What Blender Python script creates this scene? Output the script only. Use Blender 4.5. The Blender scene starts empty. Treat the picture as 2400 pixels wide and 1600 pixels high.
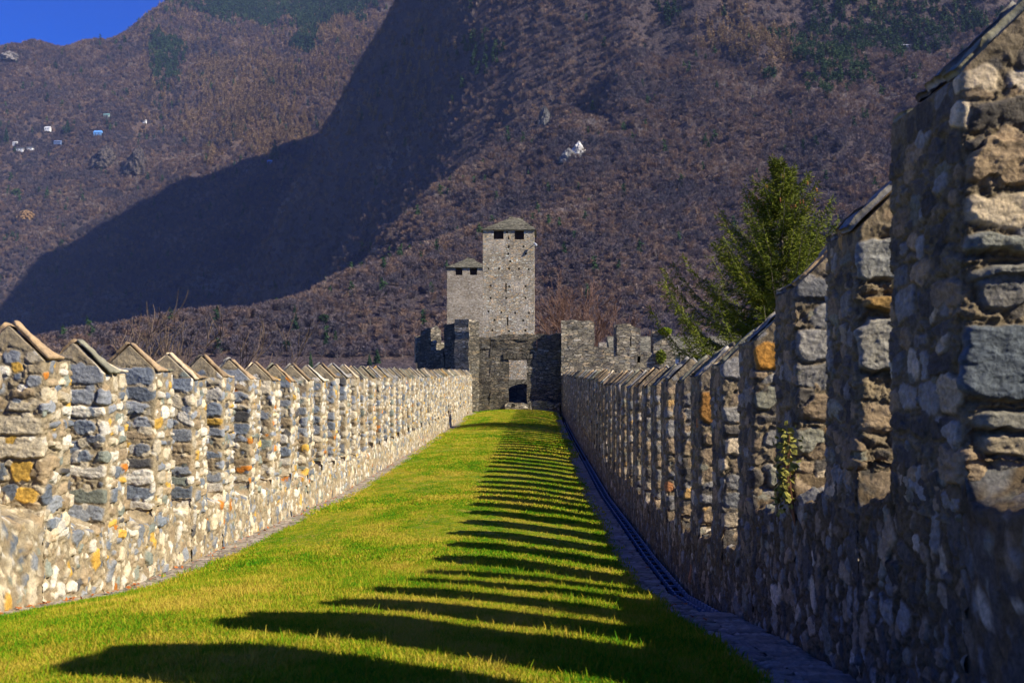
import bpy, math, random
import numpy as np
from mathutils import Matrix, Vector, Euler

random.seed(7)
RNG = np.random.default_rng(11)
COL = bpy.context.scene.collection
PARTS = {"walls", "grass", "castle", "trees", "mountain", "forest"}

# ------------------------------------------------------------ camera frame
# The camera stands at the origin; +Y runs down the walkway, z = 0 is eye level.
FPX = 2461.0
YAW = math.atan(61 / FPX)
PITCH = math.atan(71.5 / FPX)
CAM_ROT = Matrix.Rotation(YAW, 3, 'Z') @ Matrix.Rotation(math.pi / 2 + PITCH, 3, 'X')


def px(x, y, Y):
    """survey helper: where the sight line of a photo point meets distance Y"""
    d = CAM_ROT @ Vector((x - 1200, -(y - 800), -FPX))
    return d * (Y / d.y)


# ------------------------------------------------------------ noise
TAB = np.random.default_rng(3).random((256, 256))


def vnoise(x, y):
    xi = np.floor(x).astype(int); yi = np.floor(y).astype(int)
    fx = x - xi; fy = y - yi
    fx = fx * fx * (3 - 2 * fx); fy = fy * fy * (3 - 2 * fy)
    a = TAB[xi & 255, yi & 255]; b = TAB[(xi + 1) & 255, yi & 255]
    c = TAB[xi & 255, (yi + 1) & 255]; d = TAB[(xi + 1) & 255, (yi + 1) & 255]
    return (a * (1 - fx) + b * fx) * (1 - fy) + (c * (1 - fx) + d * fx) * fy


def fbm(x, y, o=4, g=0.5):
    s = 0; a = 1; t = 0
    for k in range(o):
        s = s + a * vnoise(x * 2 ** k + 17.3 * k, y * 2 ** k + 9.1 * k); t += a; a *= g
    return s / t


def sstep(a, b, x):
    t = np.clip((x - a) / (b - a), 0, 1)
    return t * t * (3 - 2 * t)


# ------------------------------------------------------------ mesh helpers
def new_mesh_obj(name, verts, quads=None, tris=None, mat=None, parent=None, col=None, smooth=False, ngons=None):
    me = bpy.data.meshes.new(name)
    verts = np.asarray(verts, dtype=np.float32)
    if ngons is not None:
        me.from_pydata([tuple(map(float, v)) for v in verts], [], ngons)
    else:
        lv = []; ls = []
        if quads is not None and len(quads):
            q = np.asarray(quads, dtype=np.int32); lv.append(q.ravel()); ls.append(np.full(len(q), 4, np.int32))
        if tris is not None and len(tris):
            t = np.asarray(tris, dtype=np.int32); lv.append(t.ravel()); ls.append(np.full(len(t), 3, np.int32))
        lv = np.concatenate(lv); lt = np.concatenate(ls)
        st = np.concatenate([[0], np.cumsum(lt)[:-1]]).astype(np.int32)
        me.vertices.add(len(verts)); me.vertices.foreach_set('co', verts.ravel())
        me.loops.add(len(lv)); me.loops.foreach_set('vertex_index', lv)
        me.polygons.add(len(lt)); me.polygons.foreach_set('loop_start', st)
        me.update(calc_edges=True)
    if col is not None:
        at = me.color_attributes.new('Col', 'FLOAT_COLOR', 'POINT')
        c = np.ones((len(verts), 4), np.float32); c[:, :3] = col
        at.data.foreach_set('color', c.ravel())
    if smooth:
        me.polygons.foreach_set('use_smooth', np.ones(len(me.polygons), bool))
    me.validate(); me.update()
    if mat is not None:
        me.materials.append(mat)
    ob = bpy.data.objects.new(name, me); COL.objects.link(ob)
    if parent is not None:
        ob.parent = parent
    return ob


def empty(name, loc=(0, 0, 0)):
    o = bpy.data.objects.new(name, None); COL.objects.link(o); o.location = loc; o.empty_display_size = 0.3
    return o


def tag(o, label=None, cat=None, group=None, kind=None):
    if label: o['label'] = label
    if cat: o['category'] = cat
    if group: o['group'] = group
    if kind: o['kind'] = kind
    return o


def grid_quads(nu, nv, off=0, flip=False):
    i = np.arange(nu - 1)[:, None]; j = np.arange(nv - 1)[None, :]
    a = i * nv + j + off
    q = np.stack([a, a + nv, a + nv + 1, a + 1], -1).reshape(-1, 4)
    return q[:, ::-1] if flip else q


class MB:
    """collects simple solids into one mesh"""
    def __init__(s):
        s.v = []; s.f = []; s.c = []

    def add(s, verts, faces, col=None):
        o = len(s.v)
        s.v += [tuple(v) for v in verts]
        s.f += [tuple(i + o for i in f) for f in faces]
        s.c += [col if col is not None else (0.3, 0.3, 0.3)] * len(verts)

    def box(s, x0, x1, y0, y1, z0, z1, col=None):
        s.add([(x0, y0, z0), (x1, y0, z0), (x1, y1, z0), (x0, y1, z0), (x0, y0, z1), (x1, y0, z1), (x1, y1, z1), (x0, y1, z1)],
              [(0, 3, 2, 1), (4, 5, 6, 7), (0, 1, 5, 4), (1, 2, 6, 5), (2, 3, 7, 6), (3, 0, 4, 7)], col)

    def tube(s, pts, rad, n=5, col=None):
        pts = [Vector(p) for p in pts]
        vs = []; fs = []
        for i, p in enumerate(pts):
            d = (pts[min(i + 1, len(pts) - 1)] - pts[max(i - 1, 0)]).normalized()
            u = d.orthogonal().normalized() if abs(d.z) > 0.99 else d.cross(Vector((0, 0, 1))).normalized()
            w = d.cross(u)
            for k in range(n):
                a = 2 * math.pi * k / n
                vs.append(p + (u * math.cos(a) + w * math.sin(a)) * rad[i])
        for i in range(len(pts) - 1):
            for k in range(n):
                k2 = (k + 1) % n
                fs.append((i * n + k, i * n + k2, (i + 1) * n + k2, (i + 1) * n + k))
        fs.append(tuple(range(n))[::-1]); fs.append(tuple((len(pts) - 1) * n + k for k in range(n)))
        s.add(vs, fs, col)

    def build(s, name, mat, parent=None, smooth=False):
        return new_mesh_obj(name, s.v, mat=mat, parent=parent, col=np.array(s.c), smooth=smooth, ngons=s.f)


# ------------------------------------------------------------ materials
def nt(name):
    m = bpy.data.materials.new(name); m.use_nodes = True
    t = m.node_tree; b = t.nodes['Principled BSDF']
    b.inputs['Roughness'].default_value = 0.9
    b.inputs['Specular IOR Level'].default_value = 0.2
    return m, t, b


def N(t, typ, **kw):
    n = t.nodes.new(typ)
    for k, v in kw.items():
        if k.startswith('i_'):
            key = k[2:].replace('_', ' ')
            n.inputs[key].default_value = v
        else:
            setattr(n, k, v)
    return n


def mixc(t, fac, a, b, mode='MIX'):
    n = t.nodes.new('ShaderNodeMix'); n.data_type = 'RGBA'; n.blend_type = mode
    for s, v in ((n.inputs[0], fac), (n.inputs[6], a), (n.inputs[7], b)):
        if hasattr(v, 'is_output'): t.links.new(v, s)
        elif isinstance(v, (int, float)): s.default_value = v
        else: s.default_value = (*v, 1)
    return n.outputs[2]


def ramp(t, fac, stops, interp='LINEAR'):
    n = t.nodes.new('ShaderNodeValToRGB'); r = n.color_ramp; r.interpolation = interp
    while len(r.elements) > 1: r.elements.remove(r.elements[0])
    r.elements[0].position = stops[0][0]
    c = stops[0][1]; r.elements[0].color = (*c, 1) if not isinstance(c, (int, float)) else (c, c, c, 1)
    for p, c in stops[1:]:
        e = r.elements.new(p); e.color = (*c, 1) if not isinstance(c, (int, float)) else (c, c, c, 1)
    t.links.new(fac, n.inputs[0])
    return n.outputs[0]


def noise(t, vec, scale, detail=4, rough=0.6):
    n = N(t, 'ShaderNodeTexNoise'); n.inputs['Scale'].default_value = scale
    n.inputs['Detail'].default_value = detail; n.inputs['Roughness'].default_value = rough
    if vec is not None: t.links.new(vec, n.inputs['Vector'])
    return n.outputs['Fac']


def bump(t, h, dist, strength=1.0, normal=None):
    n = N(t, 'ShaderNodeBump'); n.inputs['Strength'].default_value = strength; n.inputs['Distance'].default_value = dist
    t.links.new(h, n.inputs['Height'])
    if normal is not None: t.links.new(normal, n.inputs['Normal'])
    return n.outputs['Normal']


def geo_pos(t):
    return N(t, 'ShaderNodeNewGeometry').outputs['Position']


def mat_relief(name, fine=60, bd=0.006, var=(0.55, 1.35)):
    """stone whose layout is in the mesh; grain and small pits come from noise"""
    m, t, b = nt(name)
    a = N(t, 'ShaderNodeAttribute', attribute_name='Col')
    p = geo_pos(t)
    n1 = noise(t, p, fine, 6, 0.7)
    n2 = noise(t, p, fine * 0.2, 4, 0.6)
    c = mixc(t, 1.0, a.outputs['Color'], ramp(t, n1, [(0.25, var[0]), (0.75, var[1])]), 'MULTIPLY')
    c = mixc(t, 1.0, c, ramp(t, n2, [(0.3, (0.78, 0.8, 0.84)), (0.7, (1.18, 1.14, 1.06))]), 'MULTIPLY')
    # pale lichen and mineral spots
    v = N(t, 'ShaderNodeTexVoronoi'); v.inputs['Scale'].default_value = fine * 0.5; t.links.new(p, v.inputs['Vector'])
    t.links.new(c, b.inputs['Base Color'])
    nb = bump(t, n1, bd, 1.0)
    nb = bump(t, v.outputs['Distance'], bd * 0.8, 0.6, nb)
    t.links.new(nb, b.inputs['Normal'])
    return m


def mat_rubble(name, stops, scale=4.0, zs=2.2, mortar=(0.3, 0.27, 0.22), edge=0.06, bd=0.05, plaster=None, pl=(0.5, 0.6)):
    m, t, b = nt(name)
    p = geo_pos(t)
    wn = N(t, 'ShaderNodeTexNoise'); wn.inputs['Scale'].default_value = scale * 0.8; wn.inputs['Detail'].default_value = 3
    t.links.new(p, wn.inputs['Vector'])
    ad = N(t, 'ShaderNodeVectorMath', operation='MULTIPLY_ADD')
    t.links.new(wn.outputs['Color'], ad.inputs[0]); ad.inputs[1].default_value = (0.25 / scale * 2,) * 3; t.links.new(p, ad.inputs[2])
    mp = N(t, 'ShaderNodeMapping'); mp.inputs['Scale'].default_value = (scale, scale, scale * zs)
    t.links.new(ad.outputs[0], mp.inputs['Vector'])
    v = N(t, 'ShaderNodeTexVoronoi'); v.inputs['Scale'].default_value = 1; t.links.new(mp.outputs[0], v.inputs['Vector'])
    e = N(t, 'ShaderNodeTexVoronoi', feature='DISTANCE_TO_EDGE'); e.inputs['Scale'].default_value = 1; t.links.new(mp.outputs[0], e.inputs['Vector'])
    sep = N(t, 'ShaderNodeSeparateColor'); t.links.new(v.outputs['Color'], sep.inputs[0])
    c = ramp(t, sep.outputs[0], stops)
    mk = ramp(t, e.outputs['Distance'], [(edge * 0.3, 0.0), (edge, 1.0)])
    c = mixc(t, mk, mortar, c)
    big = noise(t, p, 0.35, 5, 0.6)
    if plaster is not None:
        f = ramp(t, big, [(pl[0], 0.0), (pl[1], 0.75)])
        c = mixc(t, f, c, plaster)
    n1 = noise(t, p, scale * 4, 5, 0.7)
    c = mixc(t, 1.0, c, ramp(t, n1, [(0.3, 0.6), (0.7, 1.3)]), 'MULTIPLY')
    n3 = noise(t, p, 0.9, 5, 0.65)
    c = mixc(t, 1.0, c, ramp(t, n3, [(0.3, 0.72), (0.7, 1.2)]), 'MULTIPLY')
    t.links.new(c, b.inputs['Base Color'])
    nb = bump(t, mk, bd, 1.0)
    nb = bump(t, sep.outputs[1], bd * 0.8, 0.8, nb)
    nb = bump(t, n1, bd * 0.5, 1.0, nb)
    t.links.new(nb, b.inputs['Normal'])
    return m


def mat_plain(name, col, rough=0.9, metallic=0.0, var=0.25, scale=8.0, bd=0.01):
    m, t, b = nt(name)
    p = geo_pos(t)
    n1 = noise(t, p, scale, 5, 0.65)
    c = mixc(t, 1.0, col, ramp(t, n1, [(0.3, 1 - var), (0.7, 1 + var)]), 'MULTIPLY')
    t.links.new(c, b.inputs['Base Color'])
    b.inputs['Roughness'].default_value = rough; b.inputs['Metallic'].default_value = metallic
    t.links.new(bump(t, n1, bd), b.inputs['Normal'])
    return m


# ------------------------------------------------------------ profile of the walkway
def prof(pts):
    a = np.array(pts, float)
    return lambda y: np.interp(y, a[:, 0], a[:, 1])


XL, XR, T = 3.80, 1.40, 0.55
GZ = prof([(-6, -0.4), (0, -0.95), (3, -1.20), (4.66, -1.35), (5.5, -1.45), (7.4, -1.70), (9.5, -1.98), (12, -2.1), (15.4, -2.2), (20, -2.34), (38, -2.42), (60, -2.33), (90, -2.3)])
EAVE_R = prof([(-3, 2.3), (1.2, 1.6), (2.4, 1.36), (3.5, 1.03), (4.1, 1.0), (4.66, 0.70), (5.78, 0.47), (6.9, 0.26), (8, 0.08), (9.2, -0.02), (10.3, -0.10), (13, -0.2), (20, -0.26), (60, -0.2)])
EAVE_L = prof([(3, 0.45), (7.5, 0.09), (9, 0.03), (10, 0.0), (11, -0.05), (14, -0.1), (18, -0.15), (40, -0.17), (62, -0.15)])

PAL = [((0.18, 0.205, 0.235), 'slate'), ((0.27, 0.285, 0.30), 'grey'), ((0.60, 0.51, 0.35), 'cream'), ((0.68, 0.62, 0.50), 'white'),
       ((0.36, 0.27, 0.16), 'tan'), ((0.60, 0.36, 0.07), 'ochre'), ((0.56, 0.20, 0.03), 'rust'), ((0.24, 0.26, 0.21), 'green'),
       ((0.11, 0.105, 0.10), 'dark')]


def pick_col(rng, w, sat=1.0):
    i = rng.choice(len(PAL), p=np.array(w) / sum(w))
    c = np.array(PAL[i][0]) * rng.uniform(0.75, 1.2)
    g = c.mean(); c = g + (c - g) * sat
    return c * np.array([1.12, 1.0, .84]) if sat < .9 else c


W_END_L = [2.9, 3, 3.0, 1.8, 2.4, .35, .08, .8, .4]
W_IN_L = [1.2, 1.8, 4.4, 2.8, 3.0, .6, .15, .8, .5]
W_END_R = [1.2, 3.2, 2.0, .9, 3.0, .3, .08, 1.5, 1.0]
W_IN_R = [.8, 1.6, .3, .2, 2.8, .05, .02, .8, 4]  # dark mix: shade of the right wall's inner faces put into the stones


def relief(U, V, stones, mort, seed, mort_amp=0.012, warp=0.034, wf=11.0):
    """height field and colour of stones bedded in mortar; U rises along axis 0"""
    so = seed * 7.31
    U2 = U + warp * 2 * (fbm(U * wf + so, V * wf, 3) - 0.5)
    V2 = V + warp * 1.6 * (fbm(U * wf + 50 + so, V * wf + 31, 3) - 0.5)
    H = mort_amp * 2.4 * (fbm(U * 20 + so, V * 20, 5, 0.68) - 0.45) + .006
    mcol = np.array(mort)[None, None, :] * (0.7 + 0.6 * fbm(U * 14 + so, V * 14 + 5, 4, 0.7))[..., None]
    C = mcol.copy()
    E = np.zeros_like(H); G = np.full_like(H, -1.0)
    u_ax = U[:, 0]
    gr = fbm(U * 30 + 3 + so, V * 45, 4, 0.65) - 0.5
    cr = fbm(U * 9 + so, V * 40 + 3, 4, 0.6) - 0.5      # bedding cracks
    for (cu, cv, hw, hh, rot, pw, prot, tu, tv, rgb) in stones:
        i0 = np.searchsorted(u_ax, cu - hw * 1.25 - 0.03); i1 = np.searchsorted(u_ax, cu + hw * 1.25 + 0.03)
        if i1 <= i0: continue
        du = U2[i0:i1] - cu; dv = V2[i0:i1] - cv
        if rot: du, dv = du * math.cos(rot) + dv * math.sin(rot), dv * math.cos(rot) - du * math.sin(rot)
        q = 1 - (np.abs(du / hw) ** pw + np.abs(dv / hh) ** pw) ** (1 / pw)
        e = q * min(hw, hh)
        G[i0:i1] = np.maximum(G[i0:i1], e)
        m = (e > 0) & (e > E[i0:i1])
        if not m.any(): continue
        h = prot * sstep(0, 0.014, e) - 0.004 + tu * du + tv * dv + 0.014 * gr[i0:i1] + 0.012 * cr[i0:i1]
        H[i0:i1][m] = np.maximum(h, H[i0:i1] * 0.5)[m]
        E[i0:i1][m] = e[m]
        f = sstep(0, 0.010, e)[..., None]
        cc = np.array(rgb)[None, None, :] * (0.84 + 0.9 * (gr[i0:i1] * 0.5 + cr[i0:i1] * 0.5)[..., None] + 0.16)
        nc = mcol[i0:i1] * (1 - f) + cc * f
        C[i0:i1][m] = nc[m]
    # raked joints: the mortar sinks right beside a stone
    jo = np.exp(-((G + .006) / .009) ** 2) * (.4 + 1.2 * fbm(U * 7 + so, V * 7 + 2, 3))
    H = H - .013 * jo
    C = C * (1 - .28 * jo)[..., None]
    return H, np.clip(C, 0.02, 0.85)


def course_stones(rng, u0, u1, z0, z1, hw_rng, w, sat, ch=(0.08, 0.18), prot=(0.008, 0.03), fill=0.85, full=0.0, over=0.0):
    out = []; z = z0
    while z < z1:
        h = rng.uniform(*ch)
        if rng.random() < full:
            c = (u0 + u1) / 2 + rng.uniform(-.03, .03); hw = (u1 - u0) / 2 * rng.uniform(0.8, 1.0) + over
            out.append((c, z + h / 2, hw, h * 0.46, rng.uniform(-.03, .03), rng.uniform(4, 7), rng.uniform(*prot), rng.uniform(-.04, .04), rng.uniform(-.1, .1), pick_col(rng, w, sat)))
        else:
            u = u0
            while u < u1:
                hw = rng.uniform(*hw_rng)
                if rng.random() < fill:
                    hk = h * rng.uniform(.3, .5)
                    out.append((u + hw, z + h / 2 + rng.uniform(-.015, .015), hw * .93, hk, rng.uniform(-.15, .15), rng.uniform(2.6, 5), rng.uniform(*prot), rng.uniform(-.1, .1), rng.uniform(-.12, .12), pick_col(rng, w, sat)))
                u += 2 * hw
        z += h
    return out


def rubble_stones(rng, u0, u1, v0, v1, cell, w, sat, fill=0.8, prot=(0.005, 0.03), tall=False):
    out = []
    nu = max(1, int((u1 - u0) / cell)); nv = max(1, int((v1 - v0) / (cell * 0.75)))
    for i in range(nu):
        for j in range(nv):
            if rng.random() > fill: continue
            k = rng.uniform(0.5, 1.25)
            hw = cell * 0.44 * k * rng.uniform(.7, 1.2); hh = cell * 0.33 * k * rng.uniform(.7, 1.3)
            if tall and rng.random() < .5: hw, hh = hh * .9, hw * 1.3
            out.append((u0 + (i + .5 + rng.uniform(-.25, .25) + .5 * (j % 2)) * (u1 - u0) / nu, v0 + (j + .5 + rng.uniform(-.25, .25)) * (v1 - v0) / nv,
                        hw, hh, rng.uniform(-.6, .6), rng.uniform(2.0, 6), rng.uniform(*prot), rng.uniform(-.15, .15), rng.uniform(-.2, .2), pick_col(rng, w, sat)))
    return out


BACK = 0.12      # the gable roofs of the merlons sink towards their far end


def merlon_mesh(s, Xin, y0, L, z0, eave, res, rng, side, seed, extra=None):
    """closed stone merlon; s=-1 left wall, +1 right wall. returns verts, quads, colours"""
    P = 2 * (T + L)
    nu = max(24, int(P / res)); nv = max(16, int((eave + T / 2 - z0) / res))
    pb = np.linspace(0, P, nu + 1)
    rise = T / 2 * 0.98
    jt = rng.uniform(-.02, .02)
    # base plan position, outward normal and top height along the perimeter
    a = np.zeros_like(pb); b = np.zeros_like(pb); na = np.zeros_like(pb); nb = np.zeros_like(pb)
    top = np.full_like(pb, eave)
    A = pb < T; a[A] = T - pb[A]; b[A] = 0; nb[A] = -1
    B = (pb >= T) & (pb < T + L); a[B] = 0; b[B] = pb[B] - T; na[B] = -1
    C_ = (pb >= T + L) & (pb < 2 * T + L); a[C_] = pb[C_] - T - L; b[C_] = L; nb[C_] = 1
    D = pb >= 2 * T + L; a[D] = T; b[D] = P - pb[D]; na[D] = 1
    for M, rs in ((A, 1.0), (C_, BACK)): top[M] = eave + rise * rs * (1 - np.abs(a[M] - T / 2 - jt) / (T / 2 + abs(jt)))
    # soften corners
    k = max(1, int(0.035 / (P / nu)))
    ker = np.ones(2 * k + 1) / (2 * k + 1)
    def sm(x): return np.convolve(np.concatenate([x[-k - 1:-1], x, x[1:k + 1]]), ker, 'valid')
    a2, b2, na2, nb2 = sm(a), sm(b), sm(na), sm(nb)
    ln = np.hypot(na2, nb2) + 1e-6; na2 /= ln; nb2 /= ln
    U = np.repeat(pb[:, None], nv + 1, 1)
    fr = np.linspace(0, 1, nv + 1)[None, :]
    V = z0 + fr * (top[:, None] - z0)
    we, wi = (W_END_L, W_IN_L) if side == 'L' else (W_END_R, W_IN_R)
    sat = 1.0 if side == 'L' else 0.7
    st = []
    st += rubble_stones(rng, 0, P, z0, eave + .1, .12, wi, sat, .7, (0, .018))
    st += course_stones(rng, T + .06, T + L - .03, z0, eave - .03, (0.045, 0.12), wi, sat, (.07, .15), (.012, .04) if side == 'L' else (.002, .016), .92 if side == 'L' else .8)
    st += course_stones(rng, T + L, P - .02, z0, eave - .03, (0.08, 0.16), wi, sat)
    st += course_stones(rng, 0.02, T - 0.0, z0 + .02, eave - .02, (0.08, 0.16), we, sat, (.09, .20), (.008, .026), .88, .55 if side == 'L' else .6, .045)
    if extra: st = [q for q in st if not (q[0] < T + .1 and any(abs(q[1] - e[1]) < e[3] + .5 * q[3] for e in extra))] + extra
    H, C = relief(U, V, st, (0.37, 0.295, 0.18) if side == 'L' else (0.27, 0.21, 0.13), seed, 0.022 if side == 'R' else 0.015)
    H[-1] = H[0]; C[-1] = C[0]
    H *= np.clip((1.001 - fr) * 8, 0.3, 1)
    aa = a2[:, None] + na2[:, None] * H; bb = b2[:, None] + nb2[:, None] * H
    # slow bulge of the old wall
    aa = aa + 0.03 * (fbm(V * 1.3 + seed, V * 0 + seed * 3.3, 2) - .5)
    X = s * (Xin + aa); Y = y0 + bb
    verts = np.stack([X, Y, V], -1).reshape(-1, 3)
    q = grid_quads(nu + 1, nv + 1, 0, flip=(s > 0))
    # cap
    n0 = len(verts)
    cap = []
    idx = lambda i: i * (nv + 1) + nv
    ridge = np.array([[s * (Xin + T / 2), y0 + .02, eave + rise - .01], [s * (Xin + T / 2), y0 + L - .02, eave + rise * BACK - .01]])
    verts = np.concatenate([verts, ridge])
    tris = []
    for i in range(nu):
        bm = b[i]
        if A[i]: tgt = n0
        elif C_[i]: tgt = n0 + 1
        else: tgt = n0 if b[i] < L / 2 else n0 + 1
        t_ = (idx(i), idx(i + 1), tgt)
        tris.append(t_ if s < 0 else t_[::-1])
    C = C.reshape(-1, 3); C = np.concatenate([C, np.array([[.25, .22, .18]] * 2)])
    return verts, q, np.array(tris), C


def coping_mesh(s, Xin, y0, L, eave, rng, fine, rough=False):
    """thin slabs of schist laid on both slopes of a merlon"""
    V = []; Q = []; C = []
    off = 0
    rise = T / 2 * .98
    for slope in (0, 1):
        ys = y0 + .015
        k = rng.integers(2, 4)
        cuts = np.sort(np.concatenate([[0, 1], rng.uniform(.25, .75, 1) if k == 2 else rng.uniform(.2, .8, 2)]))
        if rough: cuts = np.array([0, .22, .41, .63, .82, 1]) + np.concatenate([[0], rng.uniform(-.07, .07, 4), [0]])
        for j in range(len(cuts) - 1):
            b0 = ys + cuts[j] * (L - .03) + .004; b1 = ys + cuts[j + 1] * (L - .03) - .004
            nU, nW = (14, 14) if fine else (5, 5)
            th = rng.uniform(.02, .035)
            lift = rng.uniform(0.004, .02) if not rough else rng.uniform(-.018, .02)
            over = rng.uniform(-.01, .02) if not rough else rng.uniform(-.04, .012); endr = rng.uniform(-.015, .015)
            sl = np.linspace(-over, math.hypot(T / 2, rise) + endr, nW)
            bb = np.linspace(b0, b1, nU)
            Bg, Sg = np.meshgrid(bb, sl, indexing='ij')
            sd = rng.uniform(0, 99)
            col = pick_col(rng, [.5, 2.6, .9, .3, 3.2, .3, 0, 1.8, 1] if not rough else [.6, 3, .3, .2, 1.2, 0, 0, 1.6, 2], .8)
            layers = []
            for lay in (1, 0):
                hgt = lift + th * lay + .009 * (fbm(Bg * 14 + sd, Sg * 14, 3) - .5) * (2 if lay else .5)
                edge = .042 * (fbm(Bg * 13 + sd + 9, Sg * 18, 3) - .5)
                ca, sa = (T / 2) / math.hypot(T / 2, rise), rise / math.hypot(T / 2, rise)
                sink = 1 - (1 - BACK) * sstep(.12, 1.0, (Bg - y0) / L)
                a_ = Sg * ca - hgt * sa * sink + edge
                z_ = eave + Sg * sa * sink + hgt * ca
                if slope: a_ = T - a_
                layers.append(np.stack([s * (Xin + a_), Bg + edge, z_], -1))
            for li, lay in enumerate(layers):
                V.append(lay.reshape(-1, 3))
                fl = (s > 0) ^ (slope == 1) ^ (li == 0)
                Q.append(grid_quads(nU, nW, off + li * nU * nW, flip=fl))
                C.append(np.tile(col, (nU * nW, 1)) * (.7 + .6 * fbm(Bg * 9 + sd, Sg * 9, 3)).reshape(-1, 1))
            n = nU * nW
            bd = [i * nW for i in range(nU)] + [(nU - 1) * nW + j2 for j2 in range(1, nW)] + [i * nW + nW - 1 for i in range(nU - 2, -1, -1)] + [j2 for j2 in range(nW - 2, 0, -1)]
            r = []
            for q1, q2 in zip(bd, bd[1:] + bd[:1]): r.append((off + q1, off + q2, off + n + q2, off + n + q1))
            Q.append(np.array(r)); off += 2 * n
    return np.concatenate(V), np.concatenate(Q), np.clip(np.concatenate(C), .02, .8)


def base_strip(s, Xin, y0, y1, zb, sill_a, sill_b, res, rng, side, seed, ml=.5, drop=0.16):
    """inner face of the wall below the merlons plus the sill on top; a grid from the foot, up the face, back over the sill"""
    nu = max(6, int((y1 - y0) / res)); zt = (sill_a + sill_b) / 2
    nv = max(8, int((zt - zb) / res)); ns = max(4, int(T / res))
    yy = np.linspace(y0 - .02, y1 + .02, nu + 1)
    sill = np.interp(yy, [y0, y1], [sill_a, sill_b])
    gap = sstep(y0 + ml - .02, y0 + ml + .05, yy) * sstep(y1 + .02, y1 - .05, yy)      # 1 in the gap between two merlons
    sill = sill - gap * (drop + .14 * (fbm(yy * 5 + seed, yy * 0 + seed, 3) - .5))
    U = np.repeat(yy[:, None], nv + ns + 1, 1)
    fr = np.linspace(0, 1, nv + 1)[None, :]
    Vf = zb + fr * (sill[:, None] - zb)
    Vs = sill[:, None] + np.linspace(0, T, ns + 1)[None, 1:]
    V = np.concatenate([Vf, np.repeat(Vs, 1, 0)], 1)
    wi = W_IN_L if side == 'L' else W_IN_R
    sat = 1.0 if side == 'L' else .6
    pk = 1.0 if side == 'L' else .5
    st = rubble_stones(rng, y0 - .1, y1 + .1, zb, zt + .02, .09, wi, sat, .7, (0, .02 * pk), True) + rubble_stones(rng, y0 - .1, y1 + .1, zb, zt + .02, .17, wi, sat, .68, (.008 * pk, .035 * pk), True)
    st += rubble_stones(rng, y0, y1, zt + .03, zt + T, .16, wi, sat, .7)
    H, C = relief(U, V, st, (0.38, 0.305, 0.19) if side == 'L' else (0.19, 0.135, 0.075), seed, .02)  # right mortar darkened too, shade of that face in its colour
    a = np.zeros_like(U); z = V.copy()
    a[:, nv + 1:] = np.linspace(0, T, ns + 1)[None, 1:]
    z[:, nv + 1:] = sill[:, None] + .24 * gap[:, None] * np.linspace(0, 1, ns + 1)[None, 1:]
    na = np.zeros_like(U); nz = np.zeros_like(U)
    na[:, :nv + 1] = -1; nz[:, nv + 1:] = 1; na[:, nv] = -.7; nz[:, nv] = .7
    a = a + na * H; z = z + nz * H
    verts = np.stack([s * (Xin + a), U, z], -1).reshape(-1, 3)
    return verts, grid_quads(nu + 1, nv + ns + 1, 0, flip=(s < 0)), C.reshape(-1, 3)


def join_parts(parts):
    V = []; Q = []; C = []; o = 0
    for v, q, c in parts:
        V.append(v); Q.append(q + o); C.append(c); o += len(v)
    return np.concatenate(V), np.concatenate(Q), np.concatenate(C)
# ============================================================ SETTING: walkway
M_REL = mat_relief('rubble_masonry', 55, 0.007)
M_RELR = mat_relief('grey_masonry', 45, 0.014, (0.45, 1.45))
M_COPE = mat_relief('schist_slab', 35, 0.008, (0.6, 1.3))
M_CORE = mat_plain('wall_core', (0.24, 0.2, 0.15), scale=12, bd=.03)
PERIOD = 1.15
END_Y = 60.5


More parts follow.
